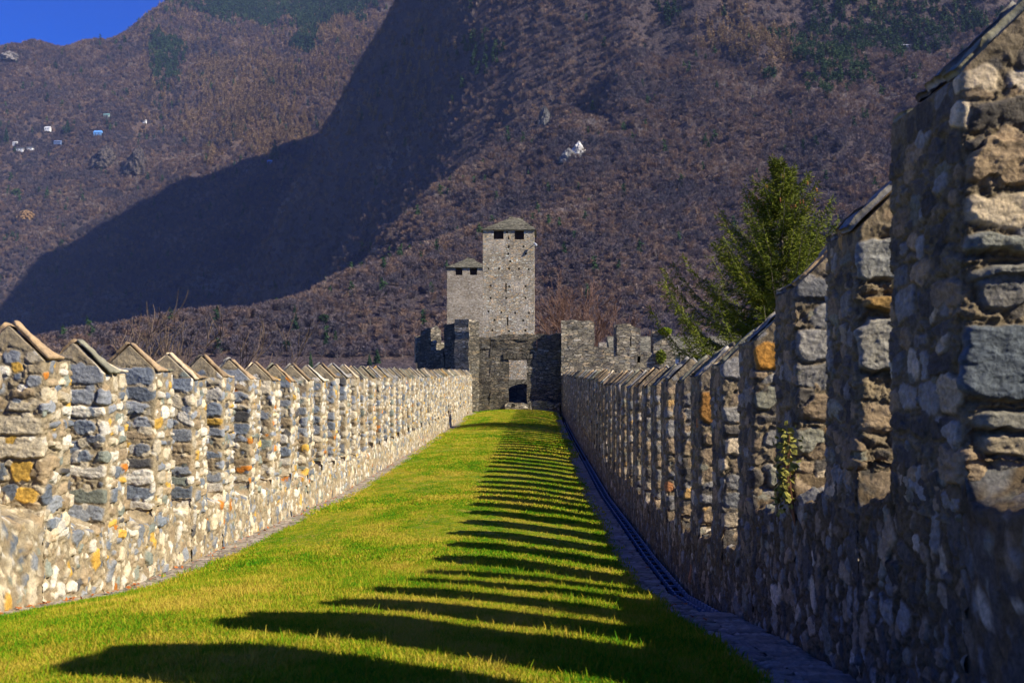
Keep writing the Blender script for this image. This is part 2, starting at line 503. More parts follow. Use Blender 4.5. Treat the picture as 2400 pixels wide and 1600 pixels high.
def build_wall(side):
    s, Xin = (-1, XL) if side == 'L' else (1, XR)
    root = empty('battlement', (s * Xin, 8, GZ(8)))
    rng = np.random.default_rng(21 if side == 'L' else 22)
    eave = EAVE_L if side == 'L' else EAVE_R
    if side == 'L':
        tag(root, 'sunlit long stone wall with pointed merlons, on the left of the grass walkway', 'wall')
        ys = [8.02 + PERIOD * k - 0.0 for k in range(-3, 46)]
        lens = [0.50 + rng.uniform(-.03, .03) for _ in ys]
    else:
        tag(root, 'shaded long stone wall with pointed merlons, on the right of the grass walkway', 'wall')
        near = [(-1.2, .62), (0.0, .62), (1.18, .62), (2.36, .6), (3.5, .70), (4.66, .50), (5.78, .46), (6.92, .48), (8.05, .5)]
        ys = [a for a, _ in near] + [9.2 + 1.15 * k for k in range(0, 45)]
        lens = [b for _, b in near] + [0.52 + rng.uniform(-.03, .03) for _ in range(45)]
    inv = root.matrix_basis.inverted()
    ox, oy, oz = root.location
    bases = []
    prev_end = ys[0] - .6
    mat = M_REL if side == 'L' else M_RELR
    for i, (y0, L) in enumerate(zip(ys, lens)):
        far = y0 > 15
        if y0 + L > END_Y: break
        yj = y0 + (rng.uniform(-.04, .04) if far or side == 'L' else 0)
        d = max(2.4, abs(yj))
        res = min(max(d * 0.0011, .0045), .05)
        if side == 'R' and y0 < 2.5: res = .03
        if side == 'L' and y0 < 7: res = .03
        gz = float(GZ(y0))
        sill = gz + (.68 if side == 'L' else (.95 if y0 < 5 else .85 if y0 < 6.5 else .62))
        sill += rng.uniform(-.06, .08) if (far or side == 'L') else 0
        ev = float(eave(y0 + L / 2)) + rng.uniform(-.035, .035)
        extra = None
        if side == 'R' and abs(y0 - 3.5) < .01:
            extra = [(.27, .035, .30, .125, 0, 9, .035, .02, -.03, (.13, .15, .165)),
                     (.27, -.155, .30, .035, 0, 6, .045, 0, 0, (.30, .28, .22)),
                     (.37, -.235, .14, .04, 0, 4, .03, 0, 0, (.42, .34, .22)),
                     (.10, -.22, .12, .03, .1, 4, .02, 0, 0, (.2, .22, .2)),
                     (.40, .42, .17, .035, .05, 4, .04, 0, .1, (.3, .3, .25)),
                     (.28, .33, .28, .03, -.03, 3, .045, 0, .1, (.28, .27, .23))]
        if side == 'R' and abs(y0 - 4.66) < .01:
            extra = [(.40, .50, .17, .10, 0, 4, .03, 0, 0, (.34, .33, .29)), (.38, .12, .18, .12, 0, 4, .04, 0, 0, (.38, .35, .29)),
                     (.42, .3, .11, .04, 0, 3, .05, 0, 0, (.4, .24, .08))]
        if side == 'R' and abs(y0 - 6.92) < .01:
            extra = [(.40, .10, .16, .09, 0, 4, .03, 0, 0, (.55, .26, .05))]
        if side == 'R' and abs(y0 - 9.2) < .01:
            extra = [(.38, -.3, .17, .15, 0, 4, .03, 0, 0, (.42, .2, .05))]
        v, q, t3, c = merlon_mesh(s, Xin, yj, L, sill - .22, ev, res, rng, side, i + (100 if side == 'R' else 0), extra)
        mo = new_mesh_obj('merlon', v - np.array([ox, oy, oz]), quads=q, tris=t3, mat=mat, parent=root, col=c)
        cv, cq, cc = coping_mesh(s, Xin, yj, L, ev, rng, y0 < 14, side == 'R' and y0 < 13)
        new_mesh_obj('coping', cv - np.array([ox, oy, oz]), quads=cq, mat=M_COPE, parent=mo, col=cc)
        # base under this merlon and the gap before it
        y1 = ys[i + 1] if i + 1 < len(ys) else y0 + PERIOD
        zb = gz - .25
        rb = min(max(res * 1.1, .006), .05)
        gz1 = float(GZ(y1))
        s1 = sill if i + 1 >= len(ys) else None
        nxt = gz1 + (.68 if side == 'L' else (.95 if y1 < 5 else .85 if y1 < 6.5 else .62))
        bases.append(base_strip(s, Xin, y0, min(y1, END_Y + .4), min(zb, gz1 - .25), sill, nxt if abs(nxt - sill) < .15 else sill - .12, rb, rng, side, 301, yj + L - y0))
    v, q, c = join_parts(bases)
    new_mesh_obj('wall_base', v - np.array([ox, oy, oz]), quads=q, mat=mat, parent=root, col=c)
    # core and the outer face that drops to the ditch
    mb = MB()
    yy = [ys[0] - .5, 0, 3, 5, 7.4, 9.5, 12, 15.4, 20, 38, END_Y + .5]
    for a, b in zip(yy[:-1], yy[1:]):
        if b <= a: continue
        za, zb_ = float(GZ(a)) + .48, float(GZ(b)) + .48
        x0, x1 = s * (Xin + .05), s * (Xin + T - .01)
        P = [(x0, a, -9), (x1, a, -9), (x1, b, -9), (x0, b, -9), (x0, a, za), (x1, a, za), (x1, b, zb_), (x0, b, zb_)]
        mb.add([(p[0] - ox, p[1] - oy, p[2] - oz) for p in P], [(0, 1, 2, 3), (4, 7, 6, 5), (0, 4, 5, 1), (1, 5, 6, 2), (2, 6, 7, 3), (3, 7, 4, 0)])
    mb.build('wall_core', M_CORE, root)
    return root


def grass_z(x, y):
    """crowned turf between the two ledges"""
    c = np.clip(1 - ((x + 1.25) / 2.3) ** 2, 0, 1)
    rise = .17 + .03 * np.clip((9 - y) / 6, 0, 1)
    return GZ(y) + .02 + rise * c + .03 * (fbm(x * .9 + 5, y * .9, 3) - .5)


GX0, GX1 = -3.44, 0.84

if 'walls' in PARTS:
    build_wall('L'); build_wall('R')

    # stone ledges (paths) along both walls
    def path(x0, x1, ya, yb, seed, near_res, gutter=None):
        parts = []
        segs = [(ya, 6), (6, 10), (10, 16), (16, 30), (30, yb)]
        rng = np.random.default_rng(seed)
        for a, b in segs:
            res = max(near_res, a * .0022)
            nu = int((b - a) / res); nv = max(4, int((x1 - x0) / res))
            U = np.repeat(np.linspace(a, b, nu + 1)[:, None], nv + 1, 1)
            V = np.repeat(np.linspace(x0, x1, nv + 1)[None, :], nu + 1, 0)
            st = []
            y = a
            while y < b:
                h = rng.uniform(.05, .14); x = x0 - rng.uniform(0, .1)
                while x < x1:
                    w = rng.uniform(.1, .3)
                    c = np.array([.34, .29, .225]) * rng.uniform(.7, 1.35) + rng.uniform(-.015, .015, 3)
                    st.append((y + h / 2, x + w / 2, h * .5, w * .5, rng.uniform(-.06, .06), 6, rng.uniform(.006, .016), rng.uniform(-.04, .04), rng.uniform(-.04, .04), c))
                    x += w
                y += h
            H, C = relief(U, V, st, (.17, .14, .10), seed, .008, .03, 5)
            Z = GZ(U) + H
            parts.append((np.stack([V, U, Z], -1).reshape(-1, 3), grid_quads(nu + 1, nv + 1, 0, True), C.reshape(-1, 3)))
        return join_parts(parts)

    v, q, c = path(-XL - .02, GX0 + .12, 2, END_Y + .5, 5, .012)
    tag(new_mesh_obj('stone_ledge', v, quads=q, mat=M_REL, col=c), kind='structure')
    v, q, c = path(GX1 - .15, 1.165, 1, END_Y + .5, 6, .01)
    tag(new_mesh_obj('stone_path', v, quads=q, mat=M_REL, col=c), kind='structure')
    # path slab filling the width before the drain channel begins
    nu, nv = 240, 30
    U = np.repeat(np.linspace(1, 7.6, nu)[:, None], nv, 1); V = np.repeat(np.linspace(1.155, XR - .015, nv)[None, :], nu, 0)
    rng = np.random.default_rng(8)
    st = []
    y = 1
    while y < 7.6:
        h = rng.uniform(.06, .14); st.append((y + h / 2, 1.27, h * .5, .14, 0, 5, .012, 0, 0, np.array([.34, .29, .225]) * rng.uniform(.7, 1.3))); y += h
    H, C = relief(U, V, st, (.16, .135, .1), 8, .008, .03, 5)
    # ragged edge towards the wall
    V2 = V + np.where(np.arange(nv)[None, :] > nv - 6, .05 * (fbm(U * 6, U * 0 + 2, 3) - .6), 0)
    tag(new_mesh_obj('paving_edge', np.stack([V2, U, GZ(U) + H + .004], -1).reshape(-1, 3), quads=grid_quads(nu, nv, 0, True), mat=M_REL, col=C.reshape(-1, 3)), kind='structure')
    # drain channel at the foot of the right wall
    mb = MB()
    yy = list(np.arange(0, 20, 1.0)) + list(np.arange(20, END_Y + 1, 4.0))
    for a, b in zip(yy[:-1], yy[1:]):
        za, zb_ = float(GZ(a)) - .28, float(GZ(b)) - .28
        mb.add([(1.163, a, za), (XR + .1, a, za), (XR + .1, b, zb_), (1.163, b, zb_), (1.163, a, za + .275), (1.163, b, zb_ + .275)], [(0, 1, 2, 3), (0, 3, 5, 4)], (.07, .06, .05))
    tag(mb.build('drain_channel', mat_plain('channel_shade', (.025, .022, .02))), kind='structure')  # near-black colour paints in the shade of the trench

    # cable ladder in the channel: two slotted rails and rungs
    M_STEEL = mat_plain('dull_galvanised_steel', (.24, .30, .40), .5, .3, .2, 30, .001)  # bluish colour carries the sky's reflection on the rails
    lad = empty('cable_ladder', (1.31, 8, float(GZ(8)) - .1))
    tag(lad, 'dark metal cable ladder lying in the drain channel at the foot of the right wall', 'cable ladder')
    L0 = lad.location
    for xr in (1.235, 1.335):
        mb = MB(); y = 7.75
        while y < 50:
            step = .16 if y < 25 else .4
            z = float(GZ(y)) - .008
            a, b = y, y + step * .62
            for (p, q_) in ((a, b),):
                z1 = float(GZ(q_)) - .008
                mb.add([(xr - .008 - L0.x, p - L0.y, z - .03 - L0.z), (xr + .008 - L0.x, p - L0.y, z - .03 - L0.z), (xr + .008 - L0.x, q_ - L0.y, z1 - .03 - L0.z), (xr - .008 - L0.x, q_ - L0.y, z1 - .03 - L0.z),
                        (xr - .008 - L0.x, p - L0.y, z - L0.z), (xr + .008 - L0.x, p - L0.y, z - L0.z), (xr + .008 - L0.x, q_ - L0.y, z1 - L0.z), (xr - .008 - L0.x, q_ - L0.y, z1 - L0.z)],
                       [(0, 3, 2, 1), (4, 5, 6, 7), (0, 1, 5, 4), (1, 2, 6, 5), (2, 3, 7, 6), (3, 0, 4, 7)])
            zz = z - .03
            z2 = float(GZ(y + step)) - .038
            mb.add([(xr - .002 - L0.x, y - L0.y, zz - .02 - L0.z), (xr + .002 - L0.x, y - L0.y, zz - .02 - L0.z), (xr + .002 - L0.x, y + step - L0.y, z2 - .02 - L0.z), (xr - .002 - L0.x, y + step - L0.y, z2 - .02 - L0.z),
                    (xr - .002 - L0.x, y - L0.y, zz - L0.z), (xr + .002 - L0.x, y - L0.y, zz - L0.z), (xr + .002 - L0.x, y + step - L0.y, z2 - L0.z), (xr - .002 - L0.x, y + step - L0.y, z2 - L0.z)],
                   [(0, 3, 2, 1), (4, 5, 6, 7), (0, 1, 5, 4), (1, 2, 6, 5), (2, 3, 7, 6), (3, 0, 4, 7)])
            y += step
        mb.build('rail', M_STEEL, lad)
    for k in range(60):
        y = 7.8 + .36 * k
        mb = MB(); z = float(GZ(y)) - .055
        mb.box(1.19 - L0.x, 1.375 - L0.x, y - L0.y, y + .025 - L0.y, z - .02 - L0.z, z - L0.z)
        mb.build('rung', M_STEEL, lad)

    # turf ground
    nx = 70; yv = np.concatenate([np.arange(1.0, 12, .06), np.arange(12, 30, .15), np.arange(30, END_Y + 1.5, .5)])
    Xg, Yg = np.meshgrid(np.linspace(GX0, GX1, nx), yv, indexing='ij')
    tag_g = new_mesh_obj('lawn_soil', np.stack([Xg, Yg, grass_z(Xg, Yg) - .01], -1).reshape(-1, 3), quads=grid_quads(nx, len(yv), 0), smooth=True)
    m, t, b = nt('soil_and_moss')
    p = geo_pos(t)
    c = ramp(t, noise(t, p, 2.2, 5, .65), [(.35, (.10, .22, .006)), (.5, (.26, .30, .012)), (.65, (.46, .37, .05))])
    c = mixc(t, 1.0, c, ramp(t, noise(t, p, 60, 3, .7), [(.3, .45), (.7, 1.4)]), 'MULTIPLY')
    t.links.new(c, b.inputs['Base Color']); t.links.new(bump(t, noise(t, p, 45, 4, .7), .03), b.inputs['Normal'])
    tag_g.data.materials.append(m); tag(tag_g, kind='structure')


# ============================================================ instancer (grass, far forest)
def instancer(name, protos, pts, rot, scl, ix, mats):
    """one object: the prototype shapes plus loose points that carry them"""
    V = []; F = []; MI = []; PK = []; SM = []
    o = 0
    for k, (v, f, mi) in enumerate(protos):
        V.append(np.asarray(v, float)); F += [tuple(i + o for i in q) for q in f]; MI += list(mi); PK += [k] * len(v); o += len(v)
    V = np.concatenate(V + [pts]); PK = np.array(PK + [-1] * len(pts), np.int32)
    me = bpy.data.meshes.new(name); me.from_pydata(V.tolist(), [], F)
    me.polygons.foreach_set('material_index', np.array(MI, np.int32))
    for m in mats: me.materials.append(m)
    n = len(V); z = n - len(pts)
    def at(nm, typ, arr, key='value'):
        a = me.attributes.new(nm, typ, 'POINT'); a.data.foreach_set(key, arr.ravel())
    at('pk', 'INT', PK)
    R = np.zeros((n, 3), np.float32); R[z:] = rot; at('rot', 'FLOAT_VECTOR', R, 'vector')
    S = np.zeros((n, 3), np.float32); S[z:] = scl; at('scl', 'FLOAT_VECTOR', S, 'vector')
    I = np.zeros(n, np.int32); I[z:] = ix; at('ix', 'INT', I)
    ob = bpy.data.objects.new(name, me); COL.objects.link(ob)
    g = bpy.data.node_groups.new(name, 'GeometryNodeTree')
    g.interface.new_socket('Geometry', in_out='INPUT', socket_type='NodeSocketGeometry')
    g.interface.new_socket('Geometry', in_out='OUTPUT', socket_type='NodeSocketGeometry')
    gi = g.nodes.new('NodeGroupInput'); go = g.nodes.new('NodeGroupOutput')
    def attr(nm, dt):
        a = g.nodes.new('GeometryNodeInputNamedAttribute'); a.data_type = dt; a.inputs['Name'].default_value = nm; return a.outputs['Attribute']
    pk = attr('pk', 'INT')
    def sel(k):
        c = g.nodes.new('FunctionNodeCompare'); c.data_type = 'INT'; c.operation = 'EQUAL'
        g.links.new(pk, c.inputs[2]); c.inputs[3].default_value = k
        sp = g.nodes.new('GeometryNodeSeparateGeometry'); sp.domain = 'POINT'
        g.links.new(gi.outputs[0], sp.inputs[0]); g.links.new(c.outputs[0], sp.inputs['Selection'])
        return sp.outputs[0]
    jn = g.nodes.new('GeometryNodeJoinGeometry')
    for k in reversed(range(len(protos))):
        ti = g.nodes.new('GeometryNodeGeometryToInstance'); g.links.new(sel(k), ti.inputs[0]); g.links.new(ti.outputs[0], jn.inputs[0])
    ip = g.nodes.new('GeometryNodeInstanceOnPoints')
    g.links.new(sel(-1), ip.inputs['Points']); g.links.new(jn.outputs[0], ip.inputs['Instance'])
    ip.inputs['Pick Instance'].default_value = True
    g.links.new(attr('ix', 'INT'), ip.inputs['Instance Index'])
    g.links.new(attr('rot', 'FLOAT_VECTOR'), ip.inputs['Rotation']); g.links.new(attr('scl', 'FLOAT_VECTOR'), ip.inputs['Scale'])
    g.links.new(ip.outputs[0], go.inputs[0])
    md = ob.modifiers.new('scatter', 'NODES'); md.node_group = g
    return ob


if 'grass' in PARTS:
    rng = np.random.default_rng(5)

    def tuft(nb, hgt, w, spread, seed):
        r = np.random.default_rng(seed); v = []; f = []; mi = []
        for _ in range(nb):
            a = r.uniform(0, 6.28); d = r.uniform(0, spread); x, y = math.cos(a) * d, math.sin(a) * d
            h = hgt * r.uniform(.5, 1.15); la = r.uniform(0, 6.28); ln = h * r.uniform(.1, .75)
            fa = r.uniform(0, 6.28); wx, wy = math.cos(fa) * w, math.sin(fa) * w
            o = len(v)
            for k, (fr, ww) in enumerate(((0, 1), (.5, .8))):
                cx = x + math.cos(la) * ln * fr ** 2; cy = y + math.sin(la) * ln * fr ** 2
                v += [(cx - wx * ww, cy - wy * ww, h * fr * (1 - .1 * fr)), (cx + wx * ww, cy + wy * ww, h * fr * (1 - .1 * fr))]
            v.append((x + math.cos(la) * ln, y + math.sin(la) * ln, h * .88))
            f += [(o, o + 1, o + 3, o + 2), (o + 2, o + 3, o + 4)]
            m_ = 1 if r.random() < .25 else 0
            mi += [m_, m_]
        return v, f, mi
    protos = [tuft(30, .021, .0017, .07, k) for k in range(4)] + [tuft(20, .04, .0018, .055, 9)] + [tuft(24, .026, .004, .12, 10), tuft(24, .026, .008, .19, 12)]
    pts = []; ixs = []; scs = []
    def scatter(y0, y1, dens, choices, smin=.7, smax=1.2):
        A = (GX1 - GX0) * (y1 - y0); n = int(A * dens)
        x = rng.uniform(GX0 - .02, GX1 + .02, n); y = rng.uniform(y0, y1, n)
        # thinner and shorter where the turf is dry
        dry = fbm(x * .55 + 3, y * .3 + 8, 3)
        s_ = rng.uniform(smin, smax, n) * (.75 + .6 * sstep(.62, .35, dry))
        eg = np.minimum(x - GX0, GX1 - x)
        s_ *= 1 + .35 * sstep(.25, .0, eg)
        pts.append(np.stack([x, y, grass_z(x, y) - .012], -1)); ixs.append(rng.choice(choices, n)); scs.append(s_)
    scatter(3.4, 6.5, 1500, [0, 1, 2, 3, 0, 1, 2, 3, 0, 1, 2, 3, 0, 1, 2, 3, 4])
    scatter(6.5, 10, 900, [0, 1, 2, 3, 0, 1, 2, 3, 4])
    scatter(10, 16, 330, [5, 5, 0, 1])
    scatter(16, 28, 130, [5, 6], .8, 1.2)
    scatter(28, END_Y, 60, [6], .9, 1.3)
    pts = np.concatenate(pts); ixs = np.concatenate(ixs); scs = np.concatenate(scs); n = len(pts)
    rot = np.zeros((n, 3)); rot[:, 2] = rng.uniform(0, 6.28, n)
    gm = []
    for nm, stops in (('green_grass', [(.33, (.055, .24, .004)), (.43, (.15, .33, .004)), (.52, (.30, .38, .008)), (.62, (.54, .44, .05))]), ('straw_grass', [(.3, (.26, .30, .008)), (.55, (.58, .42, .03)), (.7, (.66, .46, .08))])):
        m, t, b = nt(nm)
        p = geo_pos(t)
        mp = N(t, 'ShaderNodeMapping'); mp.inputs['Scale'].default_value = (1, .55, 1); t.links.new(p, mp.inputs['Vector'])
        n1 = noise(t, mp.outputs[0], 1.1, 5, .68)
        oi = N(t, 'ShaderNodeObjectInfo')
        ma = N(t, 'ShaderNodeMath', operation='MULTIPLY_ADD'); t.links.new(oi.outputs['Random'], ma.inputs[0]); ma.inputs[1].default_value = .22; 
        sb = N(t, 'ShaderNodeMath', operation='SUBTRACT'); t.links.new(n1, sb.inputs[0]); sb.inputs[1].default_value = .11
        t.links.new(sb.outputs[0], ma.inputs[2])
        c = ramp(t, ma.outputs[0], stops)
        t.links.new(c, b.inputs['Base Color'])
        tr = N(t, 'ShaderNodeBsdfTranslucent'); t.links.new(c, tr.inputs[0])
        mx = N(t, 'ShaderNodeMixShader'); mx.inputs[0].default_value = .3
        t.links.new(b.outputs[0], mx.inputs[1]); t.links.new(tr.outputs[0], mx.inputs[2])
        t.links.new(mx.outputs[0], t.nodes['Material Output'].inputs[0])
        gm.append(m)
    tag(instancer('grass', protos, pts, rot, np.repeat(scs[:, None], 3, 1), ixs, gm), 'short green and straw coloured grass covering the walkway between the walls', 'grass', kind='stuff')
# ============================================================ CASTLE
GREYS = [(0, (.13, .115, .09)), (.25, (.22, .19, .14)), (.5, (.31, .26, .17)), (.7, (.24, .225, .19)), (.85, (.40, .30, .18)), (1, (.48, .43, .33))]
WARM = [(0, (.20, .17, .12)), (.2, (.34, .28, .19)), (.45, (.45, .39, .28)), (.65, (.33, .31, .27)), (.8, (.55, .36, .17)), (1, (.66, .60, .48))]
PLAST = [(0, (.30, .24, .17)), (.3, (.52, .44, .33)), (.6, (.60, .53, .42)), (.8, (.40, .32, .22)), (1, (.70, .64, .54))]

if 'castle' in PARTS:
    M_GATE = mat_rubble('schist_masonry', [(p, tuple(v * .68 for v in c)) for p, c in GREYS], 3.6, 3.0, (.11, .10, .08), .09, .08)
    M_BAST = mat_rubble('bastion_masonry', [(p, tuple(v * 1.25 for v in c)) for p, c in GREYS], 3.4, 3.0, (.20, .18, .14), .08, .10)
    M_TOW = mat_rubble('tower_masonry', [(p, tuple(min(.8, v * 1.35) for v in c)) for p, c in WARM], 3.6, 2.0, (.40, .34, .25), .10, .06, (.66, .58, .46), (.50, .66))
    M_TOW2 = mat_rubble('plastered_tower_masonry', PLAST, 3.6, 1.8, (.50, .42, .30), .10, .08, (.66, .57, .44), (.54, .74))
    M_ROOF = mat_rubble('stone_slab_roof', [(0, (.13, .125, .09)), (.5, (.20, .185, .13)), (1, (.30, .27, .19))], 1.6, 6, (.09, .08, .06), .08, .05)
    M_DARK = mat_plain('dark_timber_and_interior', (.035, .025, .022))  # timber floors, plus window panels standing in for unlit interiors
    M_BLOCK = mat_rubble('grey_block_masonry', [(0, (.16, .15, .13)), (.5, (.24, .22, .19)), (1, (.32, .30, .26))], 1.8, 1.6, (.12, .11, .1), .06, .04)
    M_WHITE = mat_plain('white_render', (.62, .62, .62))
    M_MOSS = mat_plain('bright_moss', (.22, .28, .01), scale=14, bd=.05, var=.5)

    def slab(u0, u1, z0, z1, thick, openings, origin, du, dn, step=.6, jit=.03, seed=1, top=None, foot=None):
        """masonry slab with rectangular openings. origin + u*du spans the face, dn points into the wall. Returns verts, faces"""
        rng = np.random.default_rng(seed)
        us = sorted(set([u0, u1] + [a for o in openings for a in (o[0], o[1])])); zs = sorted(set([z0, z1] + [a for o in openings for a in (o[2], o[3])]))
        def fill(v):
            out = [v[0]]
            for a, b in zip(v[:-1], v[1:]):
                n = max(1, int(round((b - a) / step)))
                out += [a + (b - a) * (k + 1) / n for k in range(n)]
            return out
        us = fill(us); zs = fill(zs)
        cell = [[not any(o[0] - 1e-6 <= (a + b) / 2 <= o[1] + 1e-6 and o[2] - 1e-6 <= (c + d) / 2 <= o[3] + 1e-6 for o in openings) for c, d in zip(zs[:-1], zs[1:])] for a, b in zip(us[:-1], us[1:])]
        V = []; key = {}
        O = Vector(origin); DU = Vector(du).normalized(); DN = Vector(dn).normalized()
        J = {}
        def vid(i, j, k):
            if (i, j, k) not in key:
                if (i, j) not in J: J[(i, j)] = (rng.uniform(-jit, jit), rng.uniform(-jit, jit), rng.uniform(-jit, jit))
                ju, jz, jn = J[(i, j)]
                u, z = us[i], zs[j]
                if top is not None and z >= z1 - 1e-6: z = top(u)
                elif top is not None: z = z0 + (z - z0)
                key[(i, j, k)] = len(V)
                V.append(O + DU * (u + ju * .5) + Vector((0, 0, z + jz)) + DN * ((thick if k else 0) + jn))
            return key[(i, j, k)]
        F = []
        nU, nZ = len(us) - 1, len(zs) - 1
        for i in range(nU):
            for j in range(nZ):
                if not cell[i][j]: continue
                F.append((vid(i, j, 0), vid(i + 1, j, 0), vid(i + 1, j + 1, 0), vid(i, j + 1, 0)))
                F.append((vid(i, j, 1), vid(i, j + 1, 1), vid(i + 1, j + 1, 1), vid(i + 1, j, 1)))
                if i == 0 or not cell[i - 1][j]: F.append((vid(i, j, 0), vid(i, j + 1, 0), vid(i, j + 1, 1), vid(i, j, 1)))
                if i == nU - 1 or not cell[i + 1][j]: F.append((vid(i + 1, j, 0), vid(i + 1, j, 1), vid(i + 1, j + 1, 1), vid(i + 1, j + 1, 0)))
                if j == 0 or not cell[i][j - 1]: F.append((vid(i, j, 0), vid(i, j, 1), vid(i + 1, j, 1), vid(i + 1, j, 0)))
                if j == nZ - 1 or not cell[i][j + 1]: F.append((vid(i, j + 1, 0), vid(i + 1, j + 1, 0), vid(i + 1, j + 1, 1), vid(i, j + 1, 1)))
        return V, F

    def wall_obj(name, mat, parent, *a, **k):
        V, F = slab(*a, **k)
        if parent is not None:
            L = parent.location; V = [v - L for v in V]
        return new_mesh_obj(name, V, mat=mat, parent=parent, ngons=F)

    def P(x, y, Y): return px(x, y, Y)

    # ---------------- gate wall at the end of the walkway
    GY = 61.0
    gx = lambda x: P(x, 871, GY).x
    gz = lambda y: P(1261, y, GY).z
    gate = empty('gate_wall', (0, GY, gz(955)))
    tag(gate, 'grey stone gate wall with an open doorway closing the end of the grass walkway', 'gate wall')
    ztop = gz(787)
    tp = lambda u: float(np.interp(u, [gx(1113), gx(1150), gx(1191), gx(1240), gx(1320)], [gz(791), gz(788), gz(784), gz(783.5), gz(782)]))
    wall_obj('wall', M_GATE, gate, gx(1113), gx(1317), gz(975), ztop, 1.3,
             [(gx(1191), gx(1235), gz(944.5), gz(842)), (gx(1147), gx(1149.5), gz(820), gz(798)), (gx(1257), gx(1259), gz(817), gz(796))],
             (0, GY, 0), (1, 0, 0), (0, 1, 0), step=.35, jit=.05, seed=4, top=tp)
    mb = MB(); L = gate.location
    # lintel stones and rough threshold
    for k in range(9):
        x0 = gx(1180) + k * .19
        mb.box(x0, x0 + .17, -.06, .2, gz(842) - L.z + .02, gz(842) - L.z + .34 + .05 * math.sin(k * 2.3), (.3, .3, .3))
    o = mb.build('lintel', M_GATE, gate)
    V, F = slab(gx(1184), gx(1238), gz(962), gz(945), .9, [], (0, GY - .6, 0), (1, 0, 0), (0, 1, 0), step=.2, jit=.06, seed=9)
    new_mesh_obj('threshold', [v - L for v in V], mat=M_BAST, parent=gate, ngons=F)
    # rubble footing right of the door
    fo = lambda u: float(np.interp(u, [gx(1236), gx(1260), gx(1285), gx(1300), gx(1316)], [gz(940), gz(937), gz(936), gz(944), gz(956)]))
    V, F = slab(gx(1236), gx(1312), gz(972), gz(938), .5, [], (0, GY - .45, 0), (1, 0, 0), (0, 1, 0), step=.18, jit=.07, seed=12, top=fo)
    new_mesh_obj('footing', [v - L for v in V], mat=M_BAST, parent=gate, ngons=F)

    # ---------------- right bastion
    bx = lambda x: P(x, 871, GY - .7).x
    bz = lambda y: P(1261, y, GY - .7).z
    ba = empty('bastion', (bx(1450), GY, bz(960)))
    tag(ba, 'grey stone bastion with three raised merlons, right of the gate wall', 'bastion')
    top = lambda u: float(np.interp(u, [bx(1390), bx(1440), bx(1480), bx(1535), bx(1584)], [bz(812), bz(815), bz(818), bz(826), bz(829)]))
    wall_obj('wall', M_BAST, ba, bx(1315.5), bx(1583.5), -9, bz(815), 2.2,
             [(bx(1494), bx(1501), bz(849), bz(836))], (0, GY - .7, 0), (1, 0, 0), (0, 1, 0), step=.4, jit=.05, seed=14, top=top)
    def bmerlon(x0, x1, ytop0, ytop1, ybot, th, open_=[], slant=0, seed=1, rnd=0.0):
        tf = lambda u: float(np.interp(u, [bx(x0), bx(x0) + .12, bx(x0) + .25, bx(x1) - .45, bx(x1) - .2, bx(x1)],
                                       [bz(ytop0) - rnd, bz(ytop0) - rnd * .25, bz(ytop0), bz(ytop1), bz(ytop1) - .2 * (1 if rnd else .2), bz(ytop1) - .45 * (1 if rnd else .1)]))
        V, F = slab(bx(x0), bx(x1), bz(ybot), bz(ytop0), th, open_, (0, GY - .7, 0), (1, 0, 0), (0, 1, 0), step=.3, jit=.05, seed=seed, top=tf)
        return new_mesh_obj('merlon', [v - ba.location for v in V], mat=M_BAST, parent=ba, ngons=F)
    bmerlon(1315.5, 1393, 749.5, 751, 822, .95, seed=21)
    m2 = bmerlon(1446, 1501, 757, 761, 830, .9, [(bx(1476), bx(1480), bz(813), bz(795))], seed=22, rnd=.18)
    m3 = bmerlon(1532, 1575, 771, 775, 838, .9, seed=23, rnd=.25)
    # the sides of the merlons turned to the left (they stand on a wall that bends away)
    for (xc, yt, yb, w, sd) in ((1441, 760, 815, .35, 31), (1529, 775, 826, .4, 32)):
        V, F = slab(bx(xc), bx(xc) + w, bz(yb + 8), bz(yt), .8, [], (0, GY - .55, 0), (1, 0, 0), (0, 1, 0), step=.3, jit=.04, seed=sd)
        new_mesh_obj('merlon', [v - ba.location for v in V], mat=M_BAST, parent=ba, ngons=F)
    wall_obj('corner', M_BAST, ba, bx(1574), bx(1584), -9, bz(802), .8, [], (0, GY + .6, 0), (1, 0, 0), (0, 1, 0), step=.4, jit=.05, seed=15)

    # moss and ivy on the bastion
    def leaf_clump(name, c, r, n, size, mat, seed, label, cat, flat=1.0, group=None):
        rg = np.random.default_rng(seed); v = []; q = []
        for k in range(n):
            d = rg.normal(size=3); d /= np.linalg.norm(d); p = d * rg.random() ** .5 * np.array(r)
            a = rg.normal(size=3); a /= np.linalg.norm(a); b_ = np.cross(a, rg.normal(size=3)); b_ /= np.linalg.norm(b_) + 1e-6
            s_ = size * rg.uniform(.5, 1.2); o = len(v)
            v += [p - a * s_, p + b_ * s_ * .6, p + a * s_, p - b_ * s_ * .6]; q.append((o, o + 1, o + 2, o + 3))
        ob = new_mesh_obj(name, np.array(v), quads=q, mat=mat)
        ob.location = c; tag(ob, label, cat, group)
        return ob
    M_IVY = mat_plain('ivy_leaf', (.16, .19, .02), scale=30, var=.5)
    leaf_clump('moss', P(1559, 776, GY - .8), (.42, .25, .22), 700, .06, M_MOSS, 1, 'bright yellow green moss on top of the outermost bastion merlon', 'moss')
    leaf_clump('climbing_plant', P(1549, 836, GY - .85), (.30, .08, .42), 700, .07, M_IVY, 2, 'small green plant growing from the bastion face below the mossy merlon', 'plant')

    # ---------------- left bastion: its outer face turns away from the sun
    lb = empty('bastion', (P(1040, 900, 62).x, 62, -6))
    tag(lb, 'dark shaded stone bastion with raised merlons, left of the gate wall', 'bastion')
    LL = lb.location
